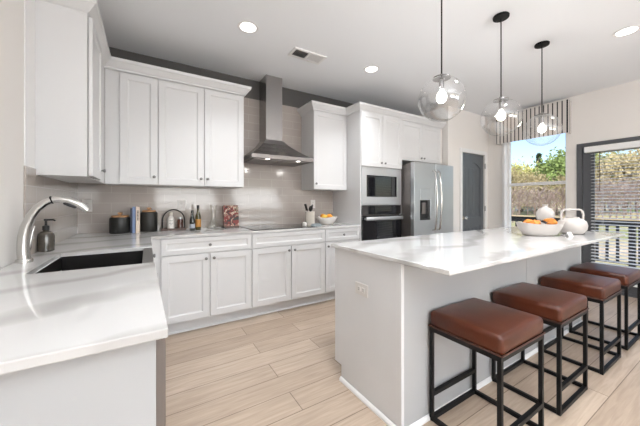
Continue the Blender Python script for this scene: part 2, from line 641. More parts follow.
# window by the table end
wn = struct_empty('window_1', (XR, WY0, WZ0))
W_, H_ = WY1 - WY0, WZ1 - WZ0
b = nb()
box(b, 0.09, 0.145, 0, 0.045, 0, H_)
box(b, 0.09, 0.145, W_ - 0.045, W_, 0, H_)
box(b, 0.09, 0.145, 0.045, W_ - 0.045, 0, 0.05)
box(b, 0.09, 0.145, 0.045, W_ - 0.045, H_ - 0.05, H_)
obj('window_frame', b, M['trimw'], wn)
mz = 1.505 - WZ0
b = nb()
box(b, 0.075, 0.125, 0.03, W_ - 0.03, mz - 0.024, mz + 0.024, 0.004)
obj('meeting_rail', b, M['trimw'], wn)
b = nb()
box(b, 0.118, 0.121, 0.045, W_ - 0.045, mz + 0.024, H_ - 0.05)
box(b, 0.098, 0.101, 0.045, W_ - 0.045, 0.05, mz - 0.024)
obj('pane', b, M['pane'], wn)
b = nb()
box(b, 0, 0.09, W_ - 0.012, W_, 0, H_)
box(b, 0, 0.09, 0, 0.012, 0, H_)
obj('jamb', b, M['trimw'], wn)
b = nb()
box(b, -0.03, 0.088, 0.013, W_ - 0.013, 0.0, 0.025, 0.004)
obj('window_sill', b, M['trimw'], wn)
b = nb()
box(b, -0.016, -0.001, W_ - 0.012, W_ + 0.028, -0.05, H_ + 0.05, 0.003)
obj('casing', b, M['trimw'], wn)

# patio door, charcoal frame with two glazed leaves
pd = struct_empty('door_2', (XR, DY0, 0))
DW = DY1 - DY0
b = nb()
box(b, -0.012, 0.13, 0, 0.06, 0, DZ1)
box(b, -0.012, 0.13, DW - 0.06, DW, 0, DZ1)
box(b, -0.012, 0.13, 0.06, DW - 0.06, DZ1 - 0.05, DZ1)
box(b, -0.004, 0.13, 0.06, DW - 0.06, 0.0, 0.035)
obj('door_frame', b, M['frame'], pd)
for k, (y0, y1, xx) in enumerate(((0.062, 0.97, 0.05), (0.86, DW - 0.062, 0.005))):
    b = nb()
    box(b, xx, xx + 0.04, y0, y0 + 0.12, 0.04, DZ1 - 0.052)
    box(b, xx, xx + 0.04, y1 - 0.12, y1, 0.04, DZ1 - 0.052)
    box(b, xx, xx + 0.04, y0 + 0.12, y1 - 0.12, 0.04, 0.15)
    box(b, xx, xx + 0.04, y0 + 0.12, y1 - 0.12, DZ1 - 0.15, DZ1 - 0.052)
    lf = obj('door_leaf', b, M['frame'], pd)
    obj('pane', box(nb(), xx + 0.018, xx + 0.021, y0 + 0.12, y1 - 0.12, 0.15, DZ1 - 0.15), M['pane'], lf)

# pantry door with arched panel
do = struct_empty('door_1', (4.43, PY, 0))
b = nb()
ft = 0.012
box(b, -0.062, 0.0, -0.016, 0.0, 0, 2.105, 0.003)
box(b, 0.68, 0.742, -0.016, 0.0, 0, 2.105, 0.003)
box(b, 0.0, 0.68, -0.016, 0.0, 2.04, 2.105, 0.003)
obj('casing', b, M['trimw'], do)
b = nb()
box(b, 0.003, 0.677, 0.022, 0.060, 0.008, 2.036)
box(b, 0.003, 0.105, 0.010, 0.022, 0.008, 2.036, 0.003)
box(b, 0.575, 0.677, 0.010, 0.022, 0.008, 2.036, 0.003)
box(b, 0.105, 0.575, 0.010, 0.022, 0.008, 0.22, 0.003)
box(b, 0.105, 0.575, 0.010, 0.022, 0.80, 0.95, 0.003)
# arched top rail
arc = [(0.105, 2.036), (0.105, 1.80)] + [(0.105 + 0.47 * i / 12, 1.80 + 0.09 * math.sin(PI * i / 12)) for i in range(1, 12)] + [(0.575, 1.80), (0.575, 2.036)]
lo = [b.verts.new((x, 0.010, z)) for x, z in arc]
hi = [b.verts.new((x, 0.022, z)) for x, z in arc]
b.faces.new(lo)
for i in range(len(arc)):
    j = (i + 1) % len(arc)
    b.faces.new((lo[i], lo[j], hi[j], hi[i]))
for i in range(4):
    for z0, z1 in ((0.25, 0.77), (0.98, 1.79)):
        x0 = 0.125 + i * 0.109
        box(b, x0, x0 + 0.104, 0.016, 0.022, z0, z1, 0.002, 1)
lf = obj('door_leaf', b, M['door'], do)
b = nb()
tube(b, [(0.055, 0.010, 0.945), (0.055, 0.003, 0.945)], 0.03, 16)
tube(b, [(0.055, 0.003, 0.945), (0.055, -0.03, 0.945)], 0.011, 12)
tube(b, [(0.055, -0.028, 0.945), (0.055, -0.036, 0.945), (0.055, -0.052, 0.945), (0.055, -0.06, 0.945)], [0.018, 0.028, 0.028, 0.014], 16)
obj('door_handle', b, M['chrome'], lf, 40)
for z in (0.25, 1.05, 1.8):
    b = nb()
    tube(b, [(0.679, -0.018, z), (0.679, -0.018, z + 0.09)], 0.007, 8)
    obj('hinge', b, M['nickel'], lf, 40)


# ------------------------------------------------------------------ cabinets
def knob(parent, x, z, y=-0.02):
    b = nb()
    tube(b, [(x, y, z), (x, y - 0.014, z)], 0.005, 8)
    tube(b, [(x, y - 0.012, z), (x, y - 0.016, z), (x, y - 0.024, z), (x, y - 0.027, z)], [0.008, 0.0135, 0.0135, 0.009], 12)
    return obj('knob', b, M['nickel'], parent, 40)


def front(parent, name, x0, z0, w_, h_, knobs=(), y=0.0, fr=0.057):
    d = obj(name, shaker(nb(), x0, z0, w_, h_, y=y, fr=fr), M['cab'], parent)
    for kx, kz in knobs:
        knob(d, kx, kz, y - 0.02)
    return d


G = 0.002


def base_cabinet(label, loc, rotz, W, D, doors, drawer=True, x_left=0.0, group=None):
    t = thing('base_cabinet', label, 'cabinet', loc, rotz, group)
    obj('body', box(nb(), G / 2, W - G / 2, 0, D, 0.115, 0.890), M['cab'], t)
    b = nb()
    box(b, G / 2, W - G / 2, 0.07, D, 0, 0.115)
    sweep(b, [(G / 2, 0.07), (W - G / 2, 0.07)], [(0, 0.0), (0.014, 0.0), (0.012, 0.008), (0.006, 0.014), (0, 0.016)])
    obj('toe_kick', b, M['cab'], t)
    top = 0.725 if drawer else 0.88
    if drawer:
        front(t, 'drawer_front', x_left + 0.004, 0.735, W - x_left - 0.008, 0.146, [(x_left + (W - x_left) / 2, 0.808)] if drawer == 'knob' else [], fr=0.04)
    ww = (W - x_left) / doors
    for i in range(doors):
        x0 = x_left + i * ww
        if doors == 2:
            kx = x0 + ww - 0.035 if i == 0 else x0 + 0.035
        else:
            kx = x0 + 0.035
        front(t, 'door', x0 + 0.004, 0.125, ww - 0.008, top - 0.125, [(kx, top - 0.045)])
    return t


FY = 2.83      # face of the base boxes on the back wall
DB = YB - 0.011 - FY
base_cabinet('white two-door base cabinet with one wide drawer under the bottles and tray', (0.0, FY, 0), 0, 0.91, DB, 2, 'knob', 0.095)
base_cabinet('white two-door base cabinet with a plain drawer front under the black cooktop', (0.91, FY, 0), 0, 0.895, DB, 2, True)
base_cabinet('narrow white base cabinet with one drawer under the fruit bowl', (1.805, FY, 0), 0, 0.530, DB, 1, 'knob')

# run under the sink, facing the aisle (+x)
XF = 0.0
DL = XF - XL - 0.001
t = thing('base_cabinet', 'white blind corner base cabinet between the sink and the back run', 'cabinet', (XF, 2.26, 0), R(90))
obj('body', box(nb(), G, 0.565, 0, DL, 0.115, 0.890), M['cab'], t)
obj('toe_kick', box(nb(), G, 0.565, 0.07, DL, 0, 0.115), M['cab'], t)
front(t, 'door', 0.006, 0.125, 0.44, 0.755, [(0.04, 0.83)])
t = thing('sink_cabinet', 'white base cabinet holding the dark sink', 'cabinet', (XF, 1.50, 0), R(90))
b = nb()
box(b, G, 0.758, 0, DL, 0.115, 0.64)
obj('body', b, M['cab'], t)
obj('toe_kick', box(nb(), G, 0.758, 0.07, DL, 0, 0.115), M['cab'], t)
for i in range(2):
    front(t, 'door', 0.006 + i * 0.375, 0.125, 0.369, 0.505, [(0.34 if i == 0 else 0.416, 0.59)])
obj('side_panel', box(nb(), G, 0.075, 0, DL, 0.641, 0.890), M['cab'], t)
obj('side_panel', box(nb(), 0.695, 0.758, 0, DL, 0.641, 0.890), M['cab'], t)

# dishwasher at the peninsula's near end
t = thing('dishwasher', 'stainless dishwasher set into the near end of the sink counter', 'dishwasher', (XF, 0.805, 0), R(90))
obj('body', box(nb(), 0.002, 0.692, 0.0, DL, 0.10, 0.885), M['steeld'], t)
d = obj('door', box(nb(), 0.004, 0.690, -0.039, -0.001, 0.105, 0.885, 0.003), M['steeld'], t)
obj('toe_kick', box(nb(), 0.004, 0.690, 0.05, DL, 0, 0.10), M['blackp'], t)
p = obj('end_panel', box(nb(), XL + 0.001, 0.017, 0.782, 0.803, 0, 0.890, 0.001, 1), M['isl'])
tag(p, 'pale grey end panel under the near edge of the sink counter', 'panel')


# wall cabinets
def wall_cabinet(label, loc, rotz, W, D, Hh, doors, knob_side='in', x_left=0.0, x_right=0.0, gap=0.0):
    t = thing('wall_cabinet', label, 'cabinet', loc, rotz)
    obj('body', box(nb(), G / 2, W - G / 2, 0, D, 0, Hh), M['cab'], t)
    ww = (W - x_left - x_right) / doors
    for i in range(doors):
        x0 = x_left + i * ww
        kx = (x0 + ww - 0.032) if (i == 0 and (doors == 2 or knob_side == 'right')) else x0 + 0.032
        front(t, 'door', x0 + 0.003, 0.004, ww - 0.006, Hh - 0.025, [(kx, 0.075)], y=-gap)
    return t


UY = 3.11
UZ, UT = 1.372, 2.405
UD = YB - 0.011 - UY
wall_cabinet('single-door white wall cabinet over the dark canisters', (-0.324, UY, UZ), 0, 0.408, UD, UT - UZ, 1, 'right', 0.107)
wall_cabinet('two-door white wall cabinet left of the steel hood', (0.084, UY, UZ), 0, 0.826, UD, UT - UZ, 2)
wall_cabinet('single-door white wall cabinet right of the steel hood', (1.807, UY, UZ), 0, 0.530, UD, UT - UZ, 1, 'left')
wall_cabinet('white wall cabinet over the sink seen from its end', (-0.325, 2.28, UZ), R(90), 0.828, -0.325 - XL - 0.001, UT - UZ, 1, 'right', 0.0, 0.40, 0.005)
CR = [(0.0, 2.388), (0.008, 2.388), (0.010, 2.404), (0.020, 2.410), (0.050, 2.446), (0.060, 2.452), (0.064, 2.478), (0.0, 2.478)]
o = obj('crown_molding', sweep(nb(), [(XL + 0.02, 2.288), (-0.335, 2.288), (-0.335, 3.088), (0.912, 3.088), (0.912, YB - 0.012)], CR), M['cab'])
tag(o, 'white crown molding along the top of the cabinets left of the hood', 'molding')
o = obj('crown_molding', sweep(nb(), [(1.804, YB - 0.012), (1.804, 3.088), (2.337, 3.088), (2.337, 2.808), (4.048, 2.808)], CR), M['cab'])
tag(o, 'white crown molding running from the hood to the refrigerator cabinets', 'molding')

# tall oven cabinet
TX, TW = 2.340, 0.760
t = thing('oven_cabinet', 'tall white cabinet holding the microwave and wall oven', 'cabinet', (TX, FY, 0), 0)
TD = YB - 0.001 - FY
obj('side_panel', box(nb(), 0, 0.018, -0.018, TD, 0, UT), M['cab'], t)
obj('side_panel', box(nb(), TW - 0.018, TW - 0.001, -0.018, TD, 0, UT), M['cab'], t)
obj('upper_body', box(nb(), 0.018, TW - 0.018, 0, TD, 1.675, UT), M['cab'], t)
obj('shelf', box(nb(), 0.018, TW - 0.018, 0, TD, 1.168, 1.178), M['cab'], t)
obj('lower_body', box(nb(), 0.018, TW - 0.018, 0, TD, 0.115, 0.44), M['cab'], t)
obj('toe_kick', box(nb(), 0.018, TW - 0.018, 0.07, TD, 0, 0.115), M['cab'], t)
front(t, 'drawer_front', 0.022, 0.125, TW - 0.044, 0.305, [(TW / 2, 0.28)])
for i in range(2):
    x0 = 0.004 + i * (TW - 0.008) / 2
    front(t, 'door', x0 + 0.002, 1.680, (TW - 0.008) / 2 - 0.004, 2.388 - 1.684, [(TW / 2 - 0.035 if i == 0 else TW / 2 + 0.035, 1.735)], y=-0.0185)

# microwave
t = thing('microwave', 'built-in stainless microwave with black window above the wall oven', 'microwave', (TX, FY, 1.18), 0)
obj('body', box(nb(), 0.03, TW - 0.03, 0.0, 0.45, 0.012, 0.47), M['steeld'], t)
b = nb()
box(b, 0.02, 0.10, -0.030, -0.001, 0.0, 0.492, 0.002)
box(b, 0.66, TW - 0.02, -0.030, -0.001, 0.0, 0.492, 0.002)
box(b, 0.10, 0.66, -0.030, -0.001, 0.0, 0.10, 0.002)
box(b, 0.10, 0.66, -0.030, -0.001, 0.385, 0.492, 0.002)
obj('trim_frame', b, M['steel2'], t)
obj('door_glass', box(nb(), 0.10, 0.50, -0.026, -0.001, 0.10, 0.385), M['bglass'], t)
obj('control_panel', box(nb(), 0.505, 0.66, -0.024, -0.001, 0.10, 0.385), M['bglass'], t)
# wall oven
t = thing('wall_oven', 'black glass wall oven with steel handle under the microwave', 'oven', (TX, FY, 0.442), 0)
obj('body', box(nb(), 0.03, TW - 0.03, 0.0, 0.5, 0.01, 0.72), M['steeld'], t)
obj('control_panel', box(nb(), 0.02, TW - 0.02, -0.030, -0.001, 0.60, 0.724, 0.002), M['bglass'], t)
obj('top_trim', box(nb(), 0.02, TW - 0.02, -0.033, -0.001, 0.7245, 0.735, 0.001, 1), M['steel2'], t)
d = obj('door', box(nb(), 0.02, TW - 0.02, -0.040, -0.001, 0.01, 0.592, 0.003), M['bglass'], t)
b = nb()
box(b, 0.05, 0.075, -0.085, -0.040, 0.535, 0.56)
box(b, TW - 0.075, TW - 0.05, -0.085, -0.040, 0.535, 0.56)
box(b, 0.045, TW - 0.045, -0.098, -0.078, 0.527, 0.575, 0.007)
obj('handle', b, M['steel2'], d, 40)

# refrigerator
RX, RW = 3.118, 0.900
t = thing('refrigerator', 'stainless french-door refrigerator with ice dispenser', 'refrigerator', (RX, 2.60, 0), 0)
obj('body', box(nb(), 0.006, RW - 0.006, 0.068, 0.82, 0.03, 1.745, 0.004), M['steeld'], t)
hw = RW / 2
# left door, with a hole for the dispenser
b = nb()
dx0, dx1, dz0, dz1 = 0.125, 0.345, 0.955, 1.40
box(b, 0, dx0, 0, 0.06, 0.70, 1.765, 0.004)
box(b, dx1, hw - 0.004, 0, 0.06, 0.70, 1.765, 0.004)
box(b, dx0 - 0.006, dx1 + 0.006, 0.0005, 0.06, 0.70, dz0)
box(b, dx0 - 0.006, dx1 + 0.006, 0.0005, 0.06, dz1, 1.765)
dl = obj('door', b, M['steel2'], t)
b = nb()
box(b, dx0, dx1, 0.045, 0.06, dz0, dz1)
box(b, dx0, dx1, 0.003, 0.06, dz0, dz0 + 0.02)
disp = obj('ice_dispenser', b, M['blackp'], dl)
obj('dispenser_panel', box(nb(), dx0 + 0.002, dx1 - 0.002, -0.003, 0.044, 1.235, dz1 - 0.002, 0.003), M['steel2'], disp)
obj('paddle', box(nb(), 0.20, 0.27, 0.02, 0.044, 1.04, 1.20, 0.006), M['steeld'], disp)
dr = obj('door', box(nb(), hw + 0.004, RW, 0, 0.06, 0.70, 1.765, 0.006), M['steel2'], t)
fz = obj('freezer_drawer', box(nb(), 0, RW, 0, 0.06, 0.05, 0.69, 0.006), M['steel2'], t)
for par, hx in ((dl, hw - 0.05), (dr, hw + 0.05)):
    b = nb()
    pts = [(hx, 0.0, 0.80), (hx, -0.035, 0.815)] + [(hx, -0.045 - 0.03 * math.sin(PI * i / 8), 0.83 + 0.80 * i / 8) for i in range(9)] + [(hx, -0.035, 1.645), (hx, 0.0, 1.66)]
    tube(b, pts, 0.0135, 10)
    obj('handle', b, M['chrome'], par, 50)
b = nb()
tube(b, [(0.08, 0, 0.62), (0.08, -0.05, 0.62), (0.45, -0.065, 0.62), (0.82, -0.05, 0.62), (0.82, 0, 0.62)], 0.013, 10)
obj('handle', b, M['chrome'], fz, 50)
obj('hinge_cover', box(nb(), 0.02, RW - 0.02, 0.03, 0.15, 1.746, 1.762), M['steeld'], t)
# cabinet over the refrigerator
t = thing('wall_cabinet', 'two-door white cabinet over the refrigerator', 'cabinet', (3.101, FY, 1.815), 0)
obj('body', box(nb(), 0, 0.945, 0, TD, 0, UT - 1.815), M['cab'], t)
for i in range(2):
    front(t, 'door', 0.004 + i * 0.450, 0.004, 0.446, 2.388 - 1.815 - 0.008, [(0.42 if i == 0 else 0.484, 0.055)])
obj('filler', box(nb(), 0.908, 0.945, -0.012, -0.0005, 0.0, 2.388 - 1.815), M['wall'], t)

# ------------------------------------------------------------------ countertops, cooktop, sink, faucet
ZT = 0.914
b = nb()
prism(b, [(XL + 0.011, 0.745), (0.041, 0.745), (0.030, 1.60), (-0.43, 1.60), (-0.43, 2.175), (0.027, 2.175), (0.018, 2.80),
          (2.337, 2.80), (2.337, YB - 0.011), (XL + 0.011, YB - 0.011)], 0.8915, ZT, 0.003)
o = obj('countertop', b, M['quartz'])
tag(o, 'white veined quartz worktop around the sink and along the back wall', 'countertop')

t = thing('sink', 'dark composite apron sink sunk into the white worktop', 'sink', (0, 0, 0))
b = nb()
sx0, sx1, sy0, sy1 = -0.445, 0.026, 1.580, 2.190
box(b, sx0, sx0 + 0.018, sy0, sy1, 0.66, 0.8905)
box(b, sx0 + 0.018, sx1 - 0.05, sy0, sy0 + 0.018, 0.66, 0.8905)
box(b, sx0 + 0.018, sx1 - 0.05, sy1 - 0.018, sy1, 0.66, 0.8905)
box(b, sx0, sx1 - 0.05, sy0, sy1, 0.645, 0.66)
obj('basin', b, M['sink'], t)
obj('apron', box(nb(), sx1 - 0.05, sx1, 1.603, 2.172, 0.645, 0.908, 0.004), M['sinkrim'], t)
b = nb()
lathe(b, [(0.0, 0.0), (0.03, 0.0), (0.042, 0.004), (0.045, 0.001)], 20, (-0.22, 1.88, 0.6602))
obj('drain', b, M['chrome'], t, 40)

FX, FYf = -0.516, 1.93
t = thing('faucet', 'brushed nickel pull-out faucet arching over the sink', 'faucet', (FX, FYf, ZT))
t.scale = (0.94, 1, 1)
b = nb()
lathe(b, [(0.0, 0), (0.034, 0), (0.034, 0.012), (0.030, 0.018), (0, 0.018)], 20)
obj('base', b, M['chrome'], t, 40)
pts = [(0.0, 0, 0.016), (-0.004, 0, 0.06), (-0.002, 0, 0.12), (0.008, 0, 0.175), (0.026, 0, 0.225), (0.05, 0, 0.265), (0.08, 0, 0.293), (0.104, 0, 0.306)]
obj('spout', tube(nb(), pts, [0.026, 0.0255, 0.0245, 0.023, 0.0215, 0.020, 0.0185, 0.018], 16), M['chrome'], t, 50)
obj('joint_ring', tube(nb(), [(0.104, 0, 0.306), (0.109, 0, 0.3075)], 0.0195, 16), M['black'], t, 50)
pts = [(0.109, 0, 0.3075), (0.14, 0, 0.310), (0.175, 0, 0.304), (0.21, 0, 0.288), (0.24, 0, 0.266), (0.258, 0, 0.248)]
hd = obj('spray_head', tube(nb(), pts, [0.018, 0.018, 0.018, 0.0185, 0.019, 0.016], 16), M['chrome'], t, 50)
obj('spray_button', tube(nb(), [(0.155, -0.004, 0.290), (0.18, -0.004, 0.282), (0.208, -0.004, 0.266)], [0.006, 0.011, 0.007], 10), M['blackp'], hd, 50)
b = nb()
tube(b, [(0.004, 0.010, 0.07), (0.010, 0.028, 0.07)], 0.012, 12)
tube(b, [(0.010, 0.026, 0.06), (0.016, 0.029, 0.10), (0.022, 0.031, 0.14), (0.030, 0.033, 0.175)], [0.009, 0.008, 0.0065, 0.005], 10)
obj('handle', b, M['chrome'], t, 50)

# soap dispenser
t = thing('soap_dispenser', 'smoked glass soap bottle with black pump beside the faucet', 'soap bottle', (-0.522, 2.30, ZT))
b = nb()
lathe(b, [(0, 0), (0.035, 0), (0.039, 0.004), (0.039, 0.088), (0.036, 0.105), (0.024, 0.118), (0.013, 0.122), (0.013, 0.126), (0, 0.126)], 24)
obj('bottle', b, M['smoke'], t, 40)
b = nb()
lathe(b, [(0, 0.1262), (0.0165, 0.1262), (0.0165, 0.152), (0.006, 0.156), (0.006, 0.182), (0.010, 0.184), (0.010, 0.194), (0, 0.196)], 16)
tube(b, [(0, 0, 0.189), (0.035, -0.01, 0.189), (0.045, -0.013, 0.182)], [0.006, 0.0055, 0.004], 8)
obj('pump', b, M['blackp'], t, 40)

# cooktop
t = thing('cooktop', 'black glass cooktop under the hood', 'cooktop', (1.315, 3.075, ZT + 0.0003))
obj('glass_top', box(nb(), -0.38, 0.38, -0.255, 0.255, 0.0, 0.006, 0.002), M['bglass'], t)
for px, py, r in ((-0.2, 0.11, 0.10), (0.2, 0.11, 0.075), (-0.2, -0.12, 0.075), (0.2, -0.12, 0.10)):
    b = nb()
    lathe(b, [(r, 0.0062), (r, 0.0066), (r - 0.004, 0.0066), (r - 0.004, 0.0062)], 32, (px, py, 0))
    obj('burner_ring', b, M['nickel'], t)

# range hood
t = thing('range_hood', 'stainless chimney range hood on the tiled wall', 'range hood', (1.325, YB - 0.011, 0))
hy = 0.0
b = nb()
box(b, -0.118, 0.092, -0.235, hy, 1.955, ZC - 0.0015)
obj('chimney', b, M['steel'], t)
b = nb()
zb = 1.735
lo = [b.verts.new(v) for v in ((-0.375, -0.50, zb), (0.375, -0.50, zb), (0.375, hy, zb), (-0.375, hy, zb))]
ks = [0.0, 0.25, 0.5, 0.75, 1.0]
rings = [lo]
for k in ks[1:]:
    e = 1 - (1 - k) ** 1.25
    x0 = -0.375 + (0.375 - 0.128) * e
    x1 = 0.375 - (0.375 - 0.102) * e
    y0 = -0.50 + (0.50 - 0.245) * e
    z = zb + 0.225 * (k ** 1.05)
    rings.append([b.verts.new(v) for v in ((x0, y0, z), (x1, y0, z), (x1, hy, z), (x0, hy, z))])
for a, c in zip(rings, rings[1:]):
    for j in range(4):
        b.faces.new((a[j], a[(j + 1) % 4], c[(j + 1) % 4], c[j]))
b.faces.new(rings[-1])
b.faces.new(lo[::-1])
obj('canopy', b, M['steel'], t)
obj('front_lip', box(nb(), -0.38, 0.38, -0.505, hy, 1.690, 1.7345, 0.003), M['steeld'], t)
b = nb()
box(b, -0.34, -0.005, -0.445, -0.06, 1.682, 1.6895)
box(b, 0.005, 0.34, -0.445, -0.06, 1.682, 1.6895)
obj('filter', b, M['steeld'], t)
for sx in (-0.19, 0.19):
    b = nb()
    lathe(b, [(0, 1.6865), (0.022, 1.6865), (0.022, 1.6895), (0, 1.6895)], 16, (sx, -0.475, 0))
    obj('hood_lamp', b, M['lamp'], t)

# ------------------------------------------------------------------ island
IX0, IX1, IY0, IY1 = 1.125, 3.71, 1.02, 1.625
t = thing('kitchen_island', 'white island base with grey seating-side panel', 'island', (0, 0, 0))
obj('body', box(nb(), IX0 + 0.018, IX1 - 0.018, IY0 + 0.012, IY1 - 0.02, 0.10, 0.8905), M['cab'], t)
obj('plinth', box(nb(), IX0 + 0.018, IX1 - 0.018, IY0 + 0.012, IY1 - 0.085, 0.0, 0.10), M['cab'], t)
b = nb()
prof = [(IY0 + 0.001, 0.0), (IY1 - 0.075, 0.0), (IY1 - 0.075, 0.10), (IY1, 0.10), (IY1, 0.8905), (IY0 + 0.001, 0.8905)]
for X0, X1 in ((IX0, IX0 + 0.018), (IX1 - 0.018, IX1)):
    b = nb()
    a = [b.verts.new((X0, y, z)) for y, z in prof]
    c = [b.verts.new((X1, y, z)) for y, z in prof]
    b.faces.new(a)
    b.faces.new(c[::-1])
    for i in range(6):
        b.faces.new((a[i], c[i], c[(i + 1) % 6], a[(i + 1) % 6]))
    obj('end_panel', b, M['cab'], t)
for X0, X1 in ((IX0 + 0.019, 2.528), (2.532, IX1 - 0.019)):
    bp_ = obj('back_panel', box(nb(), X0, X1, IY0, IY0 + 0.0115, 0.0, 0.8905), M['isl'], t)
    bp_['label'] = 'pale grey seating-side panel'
obj('corner_trim', box(nb(), IX0 - 0.004, IX0 + 0.018, IY0 - 0.004, IY0 + 0.030, 0.0, 0.8905, 0.002, 1), M['cab'], t)
BB = [(0, 0.0), (0.014, 0.0), (0.013, 0.012), (0.007, 0.022), (0, 0.026)]
b = sweep(nb(), [(IX0 - 0.004, IY1 - 0.075), (IX0 - 0.004, IY0 - 0.004), (IX1, IY0 - 0.004)][::-1], [(-o_, z) for o_, z in BB][::-1])
obj('shoe_molding', b, M['trimw'], t)
for i in range(5):
    x1 = IX0 + 0.025 + i * 0.507
    d = obj('door', shaker(nb(), 0, 0.11, 0.500, 0.77), M['cab'], t, loc=(x1 + 0.500, IY1 - 0.02, 0))
    d.rotation_euler = (0, 0, PI)
    knob(d, 0.04, 0.82)
b = nb()
prism(b, [(1.108, 0.735), (3.815, 0.735), (3.815, 1.655), (1.108, 1.655)], 0.8915, ZT, 0.003)
# rounded corners
o = obj('countertop', b, M['quartz'])
tag(o, 'white veined quartz slab on top of the island', 'countertop')


def outlet(label, loc, rotz, horizontal=False, kind='outlet'):
    t = thing(kind, label, 'outlet' if kind == 'outlet' else 'switch', loc, rotz)
    hw_, hh_ = (0.058, 0.037) if horizontal else (0.037, 0.058)
    obj('plate', box(nb(), -hw_, hw_, -0.006, -0.0005, -hh_, hh_, 0.002), M['plate'], t)
    for s in (-0.02, 0.02):
        x, z = (s, 0) if horizontal else (0, s)
        sk = obj('socket', box(nb(), x - 0.0135, x + 0.0135, -0.0085, -0.0062, z - 0.014, z + 0.014, 0.002), M['plate'], t)
        b = nb()
        for dx in (-0.005, 0.005):
            if horizontal:
                box(b, x - 0.005, x + 0.003, -0.0092, -0.0085, z + dx - 0.001, z + dx + 0.001)
            else:
                box(b, x + dx - 0.001, x + dx + 0.001, -0.0092, -0.0085, z - 0.003, z + 0.005)
        obj('slot', b, M['blackp'], sk)
    return t


outlet('white outlet plate on the tiles behind the faucet spout', (-0.49, YB - 0.0105, 1.175), 0)
outlet('white outlet plate on the tiles above the arched tray', (0.318, YB - 0.0105, 1.172), 0)
outlet('white outlet plate on the tiles behind the utensil crock', (1.99, YB - 0.0105, 1.18), 0)
outlet('horizontal white outlet on the end panel of the island', (IX0 - 0.0002, 1.335, 0.672), R(-90), True)


# ------------------------------------------------------------------ stools
def cushion(bm, x0, x1, y0, y1, z0, z1, r, dome):
    nx, ny = 14, 14
    box(bm, x0, x1, y0, y1, z0, z1)
    bmesh.ops.bevel(bm, geom=list(bm.edges), offset=r, segments=4, profile=0.5, affect='EDGES')
    cx, cy = (x0 + x1) / 2, (y0 + y1) / 2
    tops = [f for f in bm.faces if f.normal.z > 0.9 or abs(f.calc_center_median().z - z1) < 1e-4]
    bmesh.ops.subdivide_edges(bm, edges=list({e for f in tops for e in f.edges}), cuts=6, use_grid_fill=True)
    for v in bm.verts:
        if v.co.z > z1 - r * 1.2:
            u = max(0, 1 - ((v.co.x - cx) / ((x1 - x0) / 2)) ** 2) * max(0, 1 - ((v.co.y - cy) / ((y1 - y0) / 2)) ** 2)
            v.co.z += dome * u
    return bm


SW, SDp, SH = 0.438, 0.378, 0.617


def make_stool():
    t = thing('counter_stool', '', 'stool')
    hw, hd = SW / 2 - 0.010, SDp / 2 - 0.012
    s = 0.0098
    b = cushion(nb(), -SW / 2, SW / 2, -SDp / 2, SDp / 2, 0.520, SH - 0.008, 0.022, 0.012)
    st = obj('seat', b, M['leather'], t, 60)
    b = nb()
    q = 0.004
    rect = [(-SW / 2 - 0.001, -SDp / 2 - 0.001), (SW / 2 + 0.001, -SDp / 2 - 0.001), (SW / 2 + 0.001, SDp / 2 + 0.001), (-SW / 2 - 0.001, SDp / 2 + 0.001)]
    for i in range(4):
        a, c = rect[i], rect[(i + 1) % 4]
        tube(b, [(a[0], a[1], 0.524), (c[0], c[1], 0.524)], q, 6)
    obj('piping', b, M['piping'], st)
    b = nb()
    box(b, -hw - s, hw + s, -hd - s, -hd + s, 0.496, 0.519)
    box(b, -hw - s, hw + s, hd - s, hd + s, 0.496, 0.519)
    box(b, -hw - s, -hw + s, -hd + s, hd - s, 0.496, 0.519)
    box(b, hw - s, hw + s, -hd + s, hd - s, 0.496, 0.519)
    obj('seat_frame', b, M['black'], t)
    for sx in (-1, 1):
        for sy in (-1, 1):
            obj('leg', box(nb(), sx * hw - s, sx * hw + s, sy * hd - s, sy * hd + s, 0.0, 0.4955, 0.001, 1), M['black'], t)
    for sy in (-1, 1):
        obj('footrest', box(nb(), -hw + s, hw - s, sy * hd - s, sy * hd + s, 0.135, 0.158), M['black'], t)
        obj('base_rail', box(nb(), -hw + s, hw - s, sy * hd - s, sy * hd + s, 0.003, 0.025), M['black'], t)
    for sx in (-1, 1):
        obj('base_rail', box(nb(), sx * hw - s, sx * hw + s, -hd + s, hd - s, 0.003, 0.025), M['black'], t)
    return t


st0 = make_stool()
for i, (sx, sy, lab) in enumerate((
        (1.553, 0.822, 'brown leather counter stool nearest the camera at the island corner'),
        (2.200, 0.820, 'brown leather counter stool second along the island from the camera'),
        (2.925, 0.815, 'brown leather counter stool third along the island from the camera'),
        (3.545, 0.815, 'brown leather counter stool farthest from the camera by the patio blind'))):
    s_ = st0 if i == 0 else copy_tree(st0)
    s_.location = (sx, sy, 0)
    s_['label'] = lab
    s_['group'] = 'leather stools along the island'


